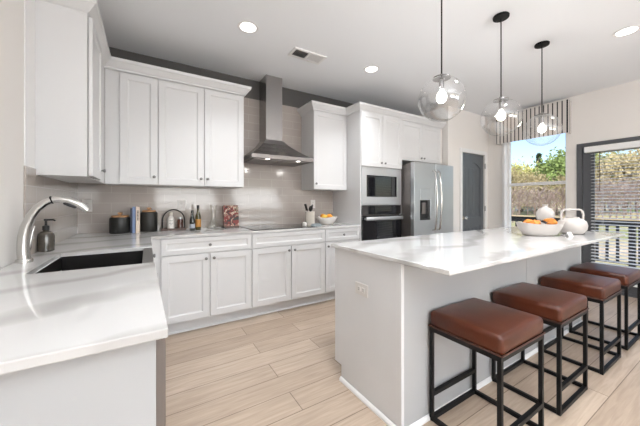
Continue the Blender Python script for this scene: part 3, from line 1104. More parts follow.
# ------------------------------------------------------------------ pendants and ceiling fixtures
def make_pendant():
    t = thing('pendant_light', '', 'pendant light')
    b = nb()
    lathe(b, [(0, 0), (0.055, 0), (0.060, -0.006), (0.058, -0.020), (0.012, -0.024), (0, -0.024)], 24)
    obj('canopy', b, M['black'], t, 40)
    zc, rr = -0.835, 0.150
    obj('rod', tube(nb(), [(0, 0, -0.0242), (0, 0, zc + rr + 0.016)], 0.0048, 8), M['black'], t)
    b = nb()
    prof = [(0.052, zc + math.sqrt(rr ** 2 - 0.052 ** 2))]
    a0 = math.asin(0.052 / rr)
    for i in range(1, 25):
        a = a0 + (PI - a0) * i / 24
        prof.append((rr * math.sin(a) if i < 24 else 0, zc + rr * math.cos(a)))
    lathe(b, prof, 48)
    obj('glass_globe', b, M['globe'], t, 80)
    b = nb()
    lathe(b, [(0, zc + rr + 0.016), (0.014, zc + rr + 0.016), (0.020, zc + rr + 0.004), (0.056, zc + rr - 0.004), (0.058, zc + rr - 0.012), (0, zc + rr - 0.012)], 24)
    obj('cap', b, M['pewter'], t, 40)
    b = nb()
    lathe(b, [(0, zc + rr - 0.0125), (0.017, zc + rr - 0.0125), (0.014, zc + rr - 0.085), (0, zc + rr - 0.085)], 16)
    obj('lamp_holder', b, M['pewter'], t, 40)
    b = nb()
    zt = zc + rr - 0.0855
    lathe(b, [(0, zt), (0.013, zt), (0.015, zt - 0.010), (0.029, zt - 0.028), (0.035, zt - 0.050), (0.031, zt - 0.072), (0.017, zt - 0.086), (0, zt - 0.090)], 20)
    obj('bulb', b, M['bulb'], t, 60)
    return t


pn = make_pendant()
for i, (px, lab) in enumerate(((1.690, 'clear glass globe pendant nearest the camera over the island'),
                               (2.472, 'clear glass globe pendant in the middle of the three over the island'),
                               (3.243, 'clear glass globe pendant farthest from the camera near the window'))):
    p_ = pn if i == 0 else copy_tree(pn)
    p_.location = (px, 1.180, ZC - 0.0005)
    p_['label'] = lab
    p_['group'] = 'globe pendants over the island'
    ld = bpy.data.lights.new('pendant_glow', 'POINT')
    ld.energy = PEND_W
    ld.color = (1.0, 0.975, 0.95)
    ld.shadow_soft_size = 0.05
    lo_ = bpy.data.objects.new('pendant_glow', ld)
    lo_.location = (px, 1.180, ZC - 0.87)
    COL.objects.link(lo_)


def make_down():
    t = thing('ceiling_light', '', 'ceiling light')
    b = nb()
    lathe(b, [(0.068, 0), (0.088, 0), (0.090, -0.003), (0.086, -0.006), (0.068, -0.004)], 32)
    lathe(b, [(0.068, -0.004), (0.068, 0)], 32)
    obj('trim_ring', b, M['trimw'], t, 40)
    b = nb()
    lathe(b, [(0, -0.0035), (0.0675, -0.0035), (0.0675, -0.0005), (0, -0.0005)], 32)
    obj('diffuser', b, M['lamp'], t)
    return t


dn = make_down()
DL_ = [(0.747, 2.415, 'round recessed ceiling light above the corner wall cabinets'),
       (2.193, 2.434, 'round recessed ceiling light in front of the oven cabinet'),
       (3.652, 0.696, 'round recessed ceiling light at the right above the stools')]
for x in (0.75, 2.2):
    DL_.append((x, 0.70, 'round recessed ceiling light behind the pendants over the camera'))
for x in (0.75, 2.2, 3.65):
    for y in (-1.1, -2.9):
        DL_.append((x, y, 'round recessed ceiling light in the living area behind the camera'))
for i, (x, y, lab) in enumerate(DL_):
    d_ = dn if i == 0 else copy_tree(dn)
    d_.location = (x, y, ZC - 0.0003)
    d_['label'] = lab
    d_['group'] = 'recessed ceiling lights'
    ld = bpy.data.lights.new('downlight', 'AREA')
    ld.shape = 'DISK'
    ld.size = 0.12
    ld.energy = DOWN_W
    ld.color = (0.94, 0.97, 1.0)
    ld.spread = R(105)
    lo_ = bpy.data.objects.new('downlight', ld)
    lo_.location = (x, y, ZC - 0.012)
    COL.objects.link(lo_)

# uplight stand added out of view behind the camera to brighten the ceiling
LX, LY = 0.55, -1.30
t = thing('ceiling_fill_lamp', 'tall black uplight stand added unseen behind the camera to brighten the ceiling', 'lamp', (LX, LY, 0))
b = nb()
lathe(b, [(0, 0), (0.14, 0), (0.14, 0.015), (0.03, 0.03), (0, 0.03)], 28)
obj('base', b, M['black'], t, 40)
obj('pole', tube(nb(), [(0, 0, 0.0302), (0, 0, 1.70)], 0.011, 12), M['black'], t, 40)
b = nb()
lathe(b, [(0, 1.7002), (0.03, 1.7002), (0.12, 1.76), (0.17, 1.83), (0.165, 1.83), (0.115, 1.765), (0.02, 1.712), (0, 1.712)], 32)
obj('lamp_shade', b, M['black'], t, 40)
ld = bpy.data.lights.new('uplight', 'AREA')
ld.shape = 'DISK'
ld.size = 0.26
ld.energy = 150
ld.color = (0.93, 0.97, 1.0)
ld.spread = R(160)
lo_ = bpy.data.objects.new('uplight', ld)
lo_.location = (LX, LY, 1.80)
lo_.rotation_euler = (PI, 0, 0)
COL.objects.link(lo_)

# ceiling register
t = thing('ceiling_vent', 'white two-way air register in the ceiling between two recessed lights', 'air vent', (1.421, 2.560, ZC - 0.0003))
b = nb()
for x0, x1, y0, y1 in ((-0.185, 0.185, -0.088, -0.064), (-0.185, 0.185, 0.064, 0.088), (-0.185, -0.161, -0.064, 0.064), (0.161, 0.185, -0.064, 0.064), (-0.008, 0.008, -0.064, 0.064)):
    box(b, x0, x1, y0, y1, -0.012, 0)
obj('frame', b, M['trimw'], t)
obj('backing', box(nb(), -0.161, 0.161, -0.064, 0.064, -0.001, 0), M['blackp'], t)
b = nb()
for s in (-1, 1):
    for i in range(9):
        xc = s * (0.017 + i * 0.0175)
        # slats tilt away from the centre on either side
        v = [(xc - 0.006, -0.0014), (xc + 0.006, -0.0115)] if s > 0 else [(xc + 0.005, -0.0014), (xc - 0.005, -0.0115)]
        q = []
        for (x, z) in v:
            for y in (-0.064, 0.064):
                q.append(b.verts.new((x, y, z)))
        q2 = [b.verts.new((a.co.x + 0.001, a.co.y, a.co.z)) for a in q]
        for f in ((q[0], q[1], q[3], q[2]), (q2[0], q2[2], q2[3], q2[1]), (q[0], q[2], q2[2], q2[0]), (q[1], q2[1], q2[3], q[3]), (q[0], q2[0], q2[1], q[1]), (q[2], q[3], q2[3], q2[2])):
            b.faces.new(f)
obj('louvre', b, M['trimw'], t)

# ------------------------------------------------------------------ window dressings
t = thing('window_valance', 'boxed valance of white linen with thin dark stripes over the window', 'valance', (XR - 0.0005, 1.555, 2.205))
b = nb()
VW, VH = 0.965, 0.475
box(b, -0.12, -0.106, 0, VW, 0, VH, 0.003)
box(b, -0.106, 0, 0, 0.014, 0, VH)
box(b, -0.106, 0, VW - 0.014, VW, 0, VH)
obj('fabric', b, M['stripe'], t)
obj('board', box(nb(), -0.105, 0, 0.015, VW - 0.015, VH - 0.03, VH - 0.01), M['trimw'], t)

t = thing('window_blind', 'white horizontal slat blind across the patio door', 'blind', (XR - 0.052, DY0 + 0.05, 0))
BW = 1.33 - (DY0 + 0.05)
obj('headrail', box(nb(), -0.045, 0.036, 0, BW + 0.055, 1.890, 1.968, 0.003), M['slat'], t)
b = nb()
z = 1.865
ta = R(11)
while z > 0.19:
    cx_, sx_ = 0.025 * math.cos(ta), 0.025 * math.sin(ta)
    # outer edge raised
    q = [(-cx_, 0.0, z - sx_), (cx_, 0.0, z + sx_)]
    vv = []
    for y in (0.0, BW - 0.01):
        for (x, _, zz) in q:
            vv.append(b.verts.new((x, y + 0.004, zz)))
    v2 = [b.verts.new((v.co.x - 0.001, v.co.y, v.co.z + 0.0011)) for v in vv]
    for f in ((vv[0], vv[1], vv[3], vv[2]), (v2[0], v2[2], v2[3], v2[1]), (vv[0], vv[2], v2[2], v2[0]), (vv[1], v2[1], v2[3], vv[3]), (vv[0], v2[0], v2[1], vv[1]), (vv[2], vv[3], v2[3], v2[2])):
        b.faces.new(f)
    z -= 0.0435
obj('slats', b, M['slat'], t)
b = nb()
for y in (0.12, 0.6, 1.1, BW - 0.12):
    for x in (-0.026, 0.026):
        tube(b, [(x, y, 0.17), (x, y, 1.89)], 0.0012, 5)
obj('ladder_cord', b, M['slat'], t)
obj('bottom_rail', box(nb(), -0.025, 0.025, 0.004, BW - 0.006, 0.150, 0.172, 0.003), M['slat'], t)
b = nb()
tube(b, [(-0.04, BW - 0.10, 1.885), (-0.042, BW - 0.10, 1.35)], 0.004, 6)
obj('tilt_wand', b, M['walnut'], t)

# ------------------------------------------------------------------ things on the back worktop
Z0 = ZT + 0.0004


def canister(label, loc, r, h):
    t = thing('canister', label, 'canister', loc, 0, 'dark canisters')
    b = nb()
    lathe(b, [(0, 0), (r - 0.004, 0), (r, 0.005), (r, h - 0.012), (r - 0.006, h - 0.002), (r - 0.012, h), (0, h)], 32)
    obj('jar', b, M['canis'], t, 40)
    b = nb()
    zl = h + 0.0003
    lathe(b, [(0, zl), (r - 0.014, zl), (r - 0.012, zl + 0.012), (r - 0.02, zl + 0.016), (0.014, zl + 0.016), (0.011, zl + 0.024), (0.021, zl + 0.032), (0.021, zl + 0.040), (0.010, zl + 0.046), (0, zl + 0.046)], 28)
    obj('lid', b, M['wood'], t, 40)


canister('short charcoal canister with wooden knob lid left of the books', (-0.225, 3.275, Z0), 0.083, 0.152)
canister('tall charcoal canister with wooden knob lid right of the books', (0.012, 3.335, Z0), 0.074, 0.195)


def book(label, loc, w_, d_, h_, mat, rot=0.0):
    t = thing('book', label, 'book', loc, rot, 'upright books between the canisters')
    b = nb()
    c = 0.003
    box(b, -w_ / 2, -w_ / 2 + c, 0, d_, 0, h_)
    box(b, w_ / 2 - c, w_ / 2, 0, d_, 0, h_)
    box(b, -w_ / 2 + c, w_ / 2 - c, 0, c, 0, h_)
    obj('cover', b, mat, t)
    obj('pages', box(nb(), -w_ / 2 + c + 0.0003, w_ / 2 - c - 0.0003, c + 0.0003, d_ - 0.004, 0.003, h_ - 0.003), M['paper'], t)
    return t


book('thin navy book standing against the short canister', (-0.1335, 3.225, Z0), 0.016, 0.175, 0.235, M['booknavy'])
book('blue book standing between the canisters', (-0.112, 3.205, Z0), 0.024, 0.18, 0.250, M['bookblue'])
bk = book('cream book with dark spine lettering standing by the tall canister', (-0.0805, 3.195, Z0), 0.030, 0.18, 0.250, M['bookcream'])
b = nb()
for i in range(7):
    box(b, -0.006, 0.006, -0.0008, -0.0001, 0.12 + i * 0.014, 0.129 + i * 0.014)
obj('spine_lettering', b, M['ink'], bk)

# tray with arched handle
t = thing('serving_tray', 'dark wooden tray with a black arched handle holding two bottles', 'tray', (0.232, 3.31, Z0))
b = nb()
box(b, -0.115, 0.115, -0.06, 0.06, 0, 0.010)
box(b, -0.115, 0.115, -0.06, -0.053, 0.010, 0.024)
box(b, -0.115, 0.115, 0.053, 0.06, 0.010, 0.024)
box(b, -0.115, -0.108, -0.053, 0.053, 0.010, 0.024)
box(b, 0.108, 0.115, -0.053, 0.053, 0.010, 0.024)
obj('tray_base', b, M['walnut'], t)
b = nb()
pts = [(-0.104, 0, 0.0105), (-0.104, 0, 0.08)] + [(-0.104 * math.cos(PI * i / 14), 0, 0.10 + 0.115 * math.sin(PI * i / 14)) for i in range(15)] + [(0.104, 0, 0.08), (0.104, 0, 0.0105)]
tube(b, pts, 0.006, 8)
obj('handle', b, M['black'], t, 50)
t = thing('bottle', 'white ceramic lotion bottle standing on the arched tray', 'bottle', (0.205, 3.30, Z0 + 0.0104))
b = nb()
lathe(b, [(0, 0), (0.030, 0), (0.034, 0.004), (0.034, 0.105), (0.028, 0.125), (0.015, 0.140), (0, 0.140)], 24)
obj('body', b, M['ceramic'], t, 40)
b = nb()
lathe(b, [(0, 0.1403), (0.017, 0.1403), (0.017, 0.175), (0, 0.177)], 16)
obj('cap', b, M['cream'], t, 40)
b = nb()
for i, wd in enumerate((0.030, 0.022, 0.034, 0.018)):
    for k in range(6):
        a0, a1 = -PI / 2 + (k / 6 - 0.5) * wd / 0.034, -PI / 2 + ((k + 1) / 6 - 0.5) * wd / 0.034
        zz = 0.09 - i * 0.014
        v = [b.verts.new((0.0343 * math.cos(a), 0.0343 * math.sin(a), z_)) for a, z_ in ((a0, zz), (a1, zz), (a1, zz + 0.005), (a0, zz + 0.005))]
        b.faces.new(v)
obj('label_print', b, M['nickel'], t)
t = thing('bottle', 'small dark brown bottle standing on the right of the tray', 'bottle', (0.292, 3.30, Z0 + 0.0104))
b = nb()
lathe(b, [(0, 0), (0.026, 0), (0.030, 0.004), (0.030, 0.085), (0.024, 0.10), (0.020, 0.105), (0, 0.105)], 24)
obj('body', b, M['brownb'], t, 40)
b = nb()
lathe(b, [(0, 0.1053), (0.024, 0.1053), (0.024, 0.125), (0, 0.126)], 16)
obj('cap', b, M['steel2'], t, 40)


def oil(label, loc, r, h, mat, lmat, wide):
    t = thing('oil_bottle', label, 'bottle', loc, 0, 'oil bottles')
    b = nb()
    lathe(b, [(0, 0), (r - 0.003, 0), (r, 0.004), (r, h * 0.52), (r * 0.85, h * 0.60), (r * 0.42, h * 0.74), (r * 0.38, h * 0.86), (0, h * 0.86)], 20)
    obj('body', b, mat, t, 40)
    b = nb()
    lathe(b, [(0, h * 0.861), (r * 0.48, h * 0.861), (r * 0.48, h), (0, h)], 14)
    obj('cap', b, M['blackp'], t, 40)
    b = nb()
    lathe(b, [(r + 0.0005, h * 0.12), (r + 0.0005, h * wide)], 20)
    obj('label', b, lmat, t, 40)


oil('short dark green oil bottle left of the amber-labelled one', (0.392, 3.155, Z0), 0.026, 0.21, M['oilg'], M['labeld'], 0.34)
oil('taller olive oil bottle with an amber label', (0.456, 3.215, Z0), 0.029, 0.262, M['oila'], M['label'], 0.44)

# glass carafe
t = thing('decanter', 'clear glass decanter with a wide flat base', 'decanter', (0.632, 3.315, Z0))
b = nb()
lathe(b, [(0, 0.001), (0.07, 0.001), (0.088, 0.012), (0.086, 0.028), (0.055, 0.050), (0.028, 0.085), (0.022, 0.13), (0.024, 0.19), (0.040, 0.262), (0.0385, 0.262), (0.0225, 0.19), (0.0205, 0.13), (0.0265, 0.085), (0.053, 0.052), (0.083, 0.028), (0.084, 0.014), (0.068, 0.004), (0, 0.004)], 32)
obj('glass', b, M['bottleglass'], t, 60)

# patterned board in stand
t = thing('recipe_book', 'red floral patterned recipe book propped beside the cooktop', 'book', (0.822, 3.27, Z0))
t.scale = (0.86, 1, 1.02)
b = nb()
box(b, -0.098, 0.098, 0.0, 0.006, 0.012, 0.255)
o = obj('cover', b, M['floral'], t)
o.rotation_euler = (R(-10), 0, 0)
b = nb()
box(b, -0.094, 0.094, 0.0064, 0.034, 0.015, 0.252)
o = obj('pages', b, M['paper'], t)
o.rotation_euler = (R(-10), 0, 0)
b = nb()
box(b, -0.098, 0.098, 0.0345, 0.040, 0.012, 0.255)
o = obj('back_cover', b, M['floral'], t)
o.rotation_euler = (R(-10), 0, 0)
b = nb()
box(b, -0.09, 0.09, -0.03, 0.10, 0.0, 0.008)
box(b, -0.09, 0.09, -0.03, -0.024, 0.008, 0.022)
obj('stand', b, M['walnut'], t)

# utensil crock
CXY = (1.665, 2.965)
t = thing('utensil_crock', 'cream stoneware crock for utensils beside the cooktop', 'crock', (CXY[0], CXY[1], Z0 + 0.0063))
t.location = (1.755, 3.10, Z0)
t.scale = (1.06, 1.06, 1)
CXY = (1.755, 3.10)
b = nb()
lathe(b, [(0, 0), (0.055, 0), (0.058, 0.004), (0.058, 0.168), (0.060, 0.172), (0.058, 0.176), (0.053, 0.172), (0.053, 0.008), (0, 0.008)], 28)
obj('pot', b, M['cream'], t, 40)


def utensil(name, label, ang, az, L, head):
    t = thing(name, label, 'utensil', (CXY[0], CXY[1], Z0 + 0.0085), 0, 'black utensils in the crock')
    d = Vector((math.sin(ang) * math.cos(az), math.sin(ang) * math.sin(az), math.cos(ang)))
    p0 = d * 0.004 + Vector((-math.cos(az) * 0.02, -math.sin(az) * 0.02, 0))
    p1 = p0 + d * L
    obj('handle', tube(nb(), [p0, p1], [0.005, 0.006], 8), M['blackp'], t, 50)
    b = nb()
    if head == 'spoon':
        lathe(b, [(0, 0), (0.014, 0.006), (0.027, 0.03), (0.029, 0.05), (0.020, 0.072), (0, 0.08)], 14, sy=0.35)
    else:
        box(b, -0.022, 0.022, -0.003, 0.003, 0, 0.085, 0.002)
    h_ = obj('head', b, M['blackp'], t, 50)
    h_.location = p1
    h_.rotation_euler = d.to_track_quat('Z', 'Y').to_euler()


utensil('spatula', 'black spatula leaning left in the cream crock', R(20), R(190), 0.19, 'flat')
utensil('spoon', 'black spoon leaning right in the cream crock', R(12), R(-10), 0.18, 'spoon')
utensil('ladle', 'black ladle leaning right behind the spoon in the crock', R(15), R(40), 0.165, 'spoon')

# salt jar and folded cloth in front of the crock
t = thing('salt_jar', 'small white lidded jar on the cooktop edge left of the crock', 'jar', (1.645, 2.99, Z0 + 0.0063))
b = nb()
lathe(b, [(0, 0), (0.022, 0), (0.026, 0.004), (0.026, 0.03), (0, 0.03)], 20)
obj('body', b, M['ceramic'], t, 40)
b = nb()
lathe(b, [(0, 0.0303), (0.027, 0.0303), (0.024, 0.042), (0.006, 0.047), (0, 0.047)], 20)
obj('lid', b, M['ceramic'], t, 40)
t.location = (1.620, 2.99, Z0 + 0.0063)
b = nb()
box(b, -0.06, 0.06, -0.035, 0.035, 0, 0.010, 0.004)
box(b, -0.056, 0.058, -0.032, 0.034, 0.0105, 0.020, 0.004)
box(b, -0.05, 0.052, -0.030, 0.030, 0.0205, 0.029, 0.004)
o = obj('folded_cloth', b, M['cloth'], None, 40, loc=(1.768, 2.97, Z0))
tag(o, 'small folded grey patterned cloth in front of the cream crock', 'cloth')

# fruit bowl
FBX, FBY = 2.010, 3.10
t = thing('fruit_bowl', 'white ceramic bowl of lemons on the worktop', 'bowl', (FBX, FBY, Z0))
t.scale = (1.12, 1.12, 1.08)
b = nb()
wob = lambda a, z: (0.006 * math.cos(4 * a) * (z / 0.1), 1 + 0.03 * math.cos(4 * a))
lathe(b, [(0, 0), (0.055, 0), (0.075, 0.012), (0.110, 0.055), (0.128, 0.092), (0.122, 0.092), (0.103, 0.055), (0.066, 0.016), (0, 0.010)], 40, shape=wob)
obj('bowl', b, M['ceramic'], t, 60)
fr_ = nb()
lathe(fr_, [(0, -0.043), (0.008, -0.039), (0.025, -0.024), (0.031, 0.0), (0.025, 0.024), (0.010, 0.038), (0.006, 0.045), (0, 0.047)], 18)
lem = None
for i, (x, y, z, m, lab) in enumerate(((-0.055, -0.03, 0.088, 'lemon', 'yellow lemon at the left front of the white fruit bowl'),
                                      (0.010, -0.048, 0.094, 'orange', 'orange fruit in the front middle of the white fruit bowl'),
                                      (0.058, 0.005, 0.088, 'lemon', 'yellow lemon at the right side of the white fruit bowl'),
                                      (-0.03, 0.045, 0.090, 'orange', 'orange fruit at the back of the white fruit bowl'))):
    if lem is None:
        o = lem = obj('lemon', fr_, M['lemon'], None, 80)
    elif m == 'lemon':
        o = lem.copy(); COL.objects.link(o)
    else:
        bb_ = nb()
        lathe(bb_, [(0, -0.036), (0.012, -0.034), (0.028, -0.022), (0.037, 0.0), (0.028, 0.024), (0.012, 0.034), (0, 0.035)], 20)
        o = obj('orange', bb_, M['orange'], None, 80)
    o.location = (FBX + x, FBY + y, Z0 + z + 0.012)
    o.rotation_euler = (R(70), R(20 * i), R(40 + 75 * i))
    tag(o, lab, 'fruit', 'fruit in the white bowl')

# ------------------------------------------------------------------ things on the island
BX, BY = 2.975, 1.10
t = thing('decorative_bowl', 'oval cream ceramic bowl on the island holding dried orange pods', 'bowl', (BX, BY, Z0), R(-31))
b = nb()


def oval(a, z):
    k = max(0, (z - 0.03) / 0.09)
    return (0.020 * abs(math.cos(a)) ** 3 * k, 1.0 + 0.04 * k * abs(math.cos(a)) ** 4)


lathe(b, [(0, 0), (0.115, 0), (0.140, 0.008), (0.173, 0.052), (0.196, 0.104), (0.189, 0.104), (0.165, 0.054), (0.130, 0.014), (0, 0.010)], 48, sy=0.60, shape=oval)
obj('bowl', b, M['stone'], t, 60)
pods = [(-0.10, 0.0, 'left end'), (-0.045, -0.02, 'left of the middle'), (0.10, 0.0, 'right end')]
pod0 = None
for i, (x, y, wh) in enumerate(pods):
    ca, sa = math.cos(R(-31)), math.sin(R(-31))
    if pod0 is None:
        pb = nb()
        lathe(pb, [(0, -0.05), (0.012, -0.044), (0.030, -0.020), (0.034, 0.004), (0.022, 0.032), (0.008, 0.050), (0, 0.055)], 14, shape=lambda a, z: (0, 1 + 0.16 * math.cos(5 * a)))
        o = pod0 = obj('dried_pod', pb, M['dried'], None, 50)
    else:
        o = pod0.copy(); COL.objects.link(o)
    o.location = (BX + x * ca - y * sa, BY + x * sa + y * ca, Z0 + 0.106 + 0.014 * (i == 2))
    o.rotation_euler = (R(75), R(10 * i), R(20 + 85 * i))
    tag(o, 'dried orange pod at the %s of the oval cream bowl' % wh, 'dried pod', 'dried pods in the oval bowl')
# dark dried leaves
b = nb()
for i in range(5):
    a = R(20 + 36 * i)
    c, s = math.cos(a), math.sin(a)
    L = 0.05
    q = [(0, 0, 0.0), (L * .4 * c - .012 * s, L * .4 * s + .012 * c, 0.014 + .003 * i), (L * c, L * s, 0.018 + .004 * i), (L * .4 * c + .012 * s, L * .4 * s - .012 * c, 0.016)]
    v = [b.verts.new(p_) for p_ in q]
    v2 = [b.verts.new((p_[0], p_[1], p_[2] + 0.002)) for p_ in q]
    b.faces.new(v); b.faces.new(v2[::-1])
    for k in range(4):
        b.faces.new((v[k], v[(k + 1) % 4], v2[(k + 1) % 4], v2[k]))
o = obj('dried_leaf_sprig', b, M['leafd'], None, loc=(BX + 0.03, BY - 0.035, Z0 + 0.100))
tag(o, 'dark dried leaf sprig between the orange pods in the oval bowl', 'dried leaves')

t = thing('vase', 'round cream disc vase standing behind the oval bowl', 'vase', (3.37, 1.20, Z0))
t.scale = (0.90, 0.90, 0.96)
b = nb()
lathe(b, [(0, 0), (0.048, 0), (0.052, 0.006), (0.040, 0.045), (0.042, 0.082), (0.068, 0.112), (0.084, 0.155), (0.080, 0.200), (0.058, 0.236), (0.030, 0.252), (0.024, 0.256), (0.024, 0.276), (0.028, 0.284), (0.022, 0.284), (0.018, 0.276), (0.018, 0.252), (0, 0.245)], 32)
obj('body', b, M['stone'], t, 60)

t = thing('handled_vase', 'squat cream vase with a tall loop handle right of the oval bowl', 'vase', (3.345, 0.985, Z0), R(-40))
b = nb()
lathe(b, [(0, 0), (0.060, 0), (0.075, 0.006), (0.104, 0.044), (0.110, 0.080), (0.100, 0.118), (0.072, 0.140), (0.052, 0.146), (0.052, 0.156), (0.046, 0.156), (0.046, 0.142), (0, 0.130)], 36)
obj('body', b, M['stone'], t, 60)
b = nb()
pts = [(-0.088, 0, 0.122), (-0.092, 0, 0.18), (-0.084, 0, 0.212), (-0.060, 0, 0.226), (0.060, 0, 0.226), (0.084, 0, 0.212), (0.092, 0, 0.18), (0.088, 0, 0.122)]
tube(b, pts, 0.0085, 10)
obj('handle', b, M['stone'], t, 60)

t = thing('folded_card', 'small white folded card in front of the oval bowl', 'card', (3.105, 0.935, Z0), R(-20))
b = nb()
for s in (-1, 1):
    v = [b.verts.new(p_) for p_ in ((-0.022, s * 0.018, 0), (0.022, s * 0.018, 0), (0.022, 0, 0.036), (-0.022, 0, 0.036))]
    v2 = [b.verts.new((q.co.x, q.co.y - s * 0.0012, q.co.z - 0.0006 if q.co.z > 0 else 0)) for q in v]
    b.faces.new(v); b.faces.new(v2[::-1])
    for k in range(4):
        b.faces.new((v[k], v[(k + 1) % 4], v2[(k + 1) % 4], v2[k]))
obj('card', b, M['trimw'], t)

# ------------------------------------------------------------------ outside
GZ = -1.0
b = nb()
n = 30
vv = [[None] * (n + 1) for _ in range(n + 1)]
for i in range(n + 1):
    for j in range(n + 1):
        x, y = 5.5 + i * 5, -60 + j * 5
        h = GZ + 0.012 * max(0, x - 22) + 0.15 * math.sin(x * 0.21 + y * 0.13)
        vv[i][j] = b.verts.new((x, y, h if x > 9 else GZ))
for i in range(n):
    for j in range(n):
        b.faces.new((vv[i][j], vv[i + 1][j], vv[i + 1][j + 1], vv[i][j + 1]))
o = struct('ground_lawn', b, M['lawn'], None, 60)
b = nb()
for i in range(19):
    box(b, 5.42 + i * 0.142, 5.42 + i * 0.142 + 0.137, -3.0, 5.0, -0.13, -0.095, 0.003, 1)
box(b, 5.40, 8.12, -3.0, 5.0, -0.30, -0.131)
for y in (-2.9, 0.0, 2.0, 4.9):
    for x in (5.55, 7.95):
        box(b, x - 0.06, x + 0.06, y - 0.06, y + 0.06, GZ - 0.3, -0.30)
o = obj('deck', b, M['deck'])
o['kind'] = 'structure'
t = thing('deck_railing', 'black deck railing outside the patio door', 'railing', (8.0, 0, -0.095))
RT = 0.845 + 0.095
obj('cap_rail', box(nb(), -0.06, 0.06, -2.9, 4.9, RT + 0.001, RT + 0.03, 0.004), M['railcap'], t)
obj('top_rail', box(nb(), -0.022, 0.022, -2.9, 4.9, RT - 0.12, RT, 0.003), M['rail'], t)
obj('bottom_rail', box(nb(), -0.018, 0.018, -2.9, 4.9, 0.08, 0.12, 0.003), M['rail'], t)
pys = (-2.85, -1.0, 1.45, 3.0, 4.85)
for y in pys:
    obj('post', box(nb(), -0.045, 0.045, y - 0.045, y + 0.045, 0, RT - 0.0, 0.003), M['rail'], t)
bal = None
y = -2.7
while y < 4.8:
    if min(abs(y - q) for q in pys) > 0.09:
        if bal is None:
            bal = obj('baluster', box(nb(), -0.016, 0.016, -0.022, 0.022, 0.121, RT - 0.121), M['rail'], t, loc=(0, y, 0))
        else:
            c = bal.copy(); COL.objects.link(c); c.parent = t; c.location = (0, y, 0)
    y += 0.15


def limb_pts(p, d, L, k, wob):
    pts = [Vector(p)]
    d = Vector(d).normalized()
    for i in range(k):
        d = (d + Vector((random.uniform(-wob, wob), random.uniform(-wob, wob), random.uniform(-wob * .5, wob)))).normalized()
        pts.append(pts[-1] + d * L / k)
    return pts


def tree_mesh(h, bare=False, conifer=False, dense=1.0):
    """returns trunk bmesh and crown bmesh"""
    tb, cb = nb(), nb()
    tips = []
    tp = limb_pts((0, 0, -0.2), (0, 0, 1), h * (0.95 if conifer else 0.72), 6, 0.07)
    tube(tb, tp, [h * 0.016 * (1 - 0.8 * i / 6) + 0.015 for i in range(7)], 6)
    if conifer:
        for L in range(9):
            f = 0.25 + 0.72 * L / 8
            zz = h * f
            rad = h * 0.17 * (1.05 - f) + 0.15
            for k in range(10):
                a = random.uniform(0, 2 * PI)
                for q in range(14):
                    rr = rad * random.uniform(0.2, 1)
                    aa = a + random.uniform(-0.3, 0.3)
                    tips.append((Vector((rr * math.cos(aa), rr * math.sin(aa), zz - rr * 0.3 + random.uniform(-.2, .3))), 0.28))
    else:
        nl = 26 if bare else 14
        for i in range(nl):
            f = random.uniform(0.28, 1.0)
            idx = min(5, int(f * 6))
            p = tp[idx].lerp(tp[idx + 1], f * 6 - idx if f < 1 else 1)
            a = random.uniform(0, 2 * PI)
            L = h * random.uniform(0.22, 0.42) * (1.15 - 0.45 * f)
            q = limb_pts(p, (math.cos(a), math.sin(a), random.uniform(0.5, 1.3)), L, 4, 0.25)
            tube(tb, q, [h * 0.0055 * (1 - 0.75 * j / 4) + 0.008 for j in range(5)], 5)
            for r_ in range(5 if bare else 3):
                s = limb_pts(q[random.choice((1, 2, 3, 4))], (math.cos(a) + random.uniform(-1, 1), math.sin(a) + random.uniform(-1, 1), random.uniform(0.2, 1.4)), L * 0.55, 3, 0.3)
                tube(tb, s, [h * 0.0026 + 0.006, h * 0.0018 + 0.005, 0.006, 0.004], 4)
                for p_ in (s[1], s[2], s[3]):
                    for c in range(int((1 if bare else 17) * dense)):
                        rad = h * (0.07 if bare else 0.095)
                        tips.append((p_ + Vector((random.gauss(0, rad), random.gauss(0, rad), random.gauss(0, rad * 0.8))), 0.09 if bare else 0.24))
    for p, s in tips:
        u = Vector((random.gauss(0, 1), random.gauss(0, 1), random.gauss(0, 1))).normalized()
        v = u.orthogonal().normalized()
        s *= random.uniform(0.6, 1.3)
        a, c = u * s, v * s * 0.55
        cb.faces.new([cb.verts.new(p + q) for q in (-a, c, a, -c)])
    return tb, cb


KINDS = {
    'gold': ('yellow-green leafy tree in the woods beyond the deck', 'gold', 'bark', {}),
    'green': ('full green leafy tree in the woods beyond the deck', 'green', 'bark', {}),
    'rust': ('rusty tan leafy tree in the woods beyond the deck', 'rust', 'bark', {}),
    'pine': ('dark pointed conifer in the woods beyond the deck', 'pineg', 'bark', dict(conifer=True)),
    'bare': ('bare twiggy tree standing in front of the woods', 'bud', 'barkp', dict(bare=True)),
}
NAMES = {'gold': 'leafy_tree', 'green': 'green_tree', 'rust': 'autumn_tree', 'pine': 'conifer', 'bare': 'bare_tree'}
protos = {}
A_ = R(31.6)


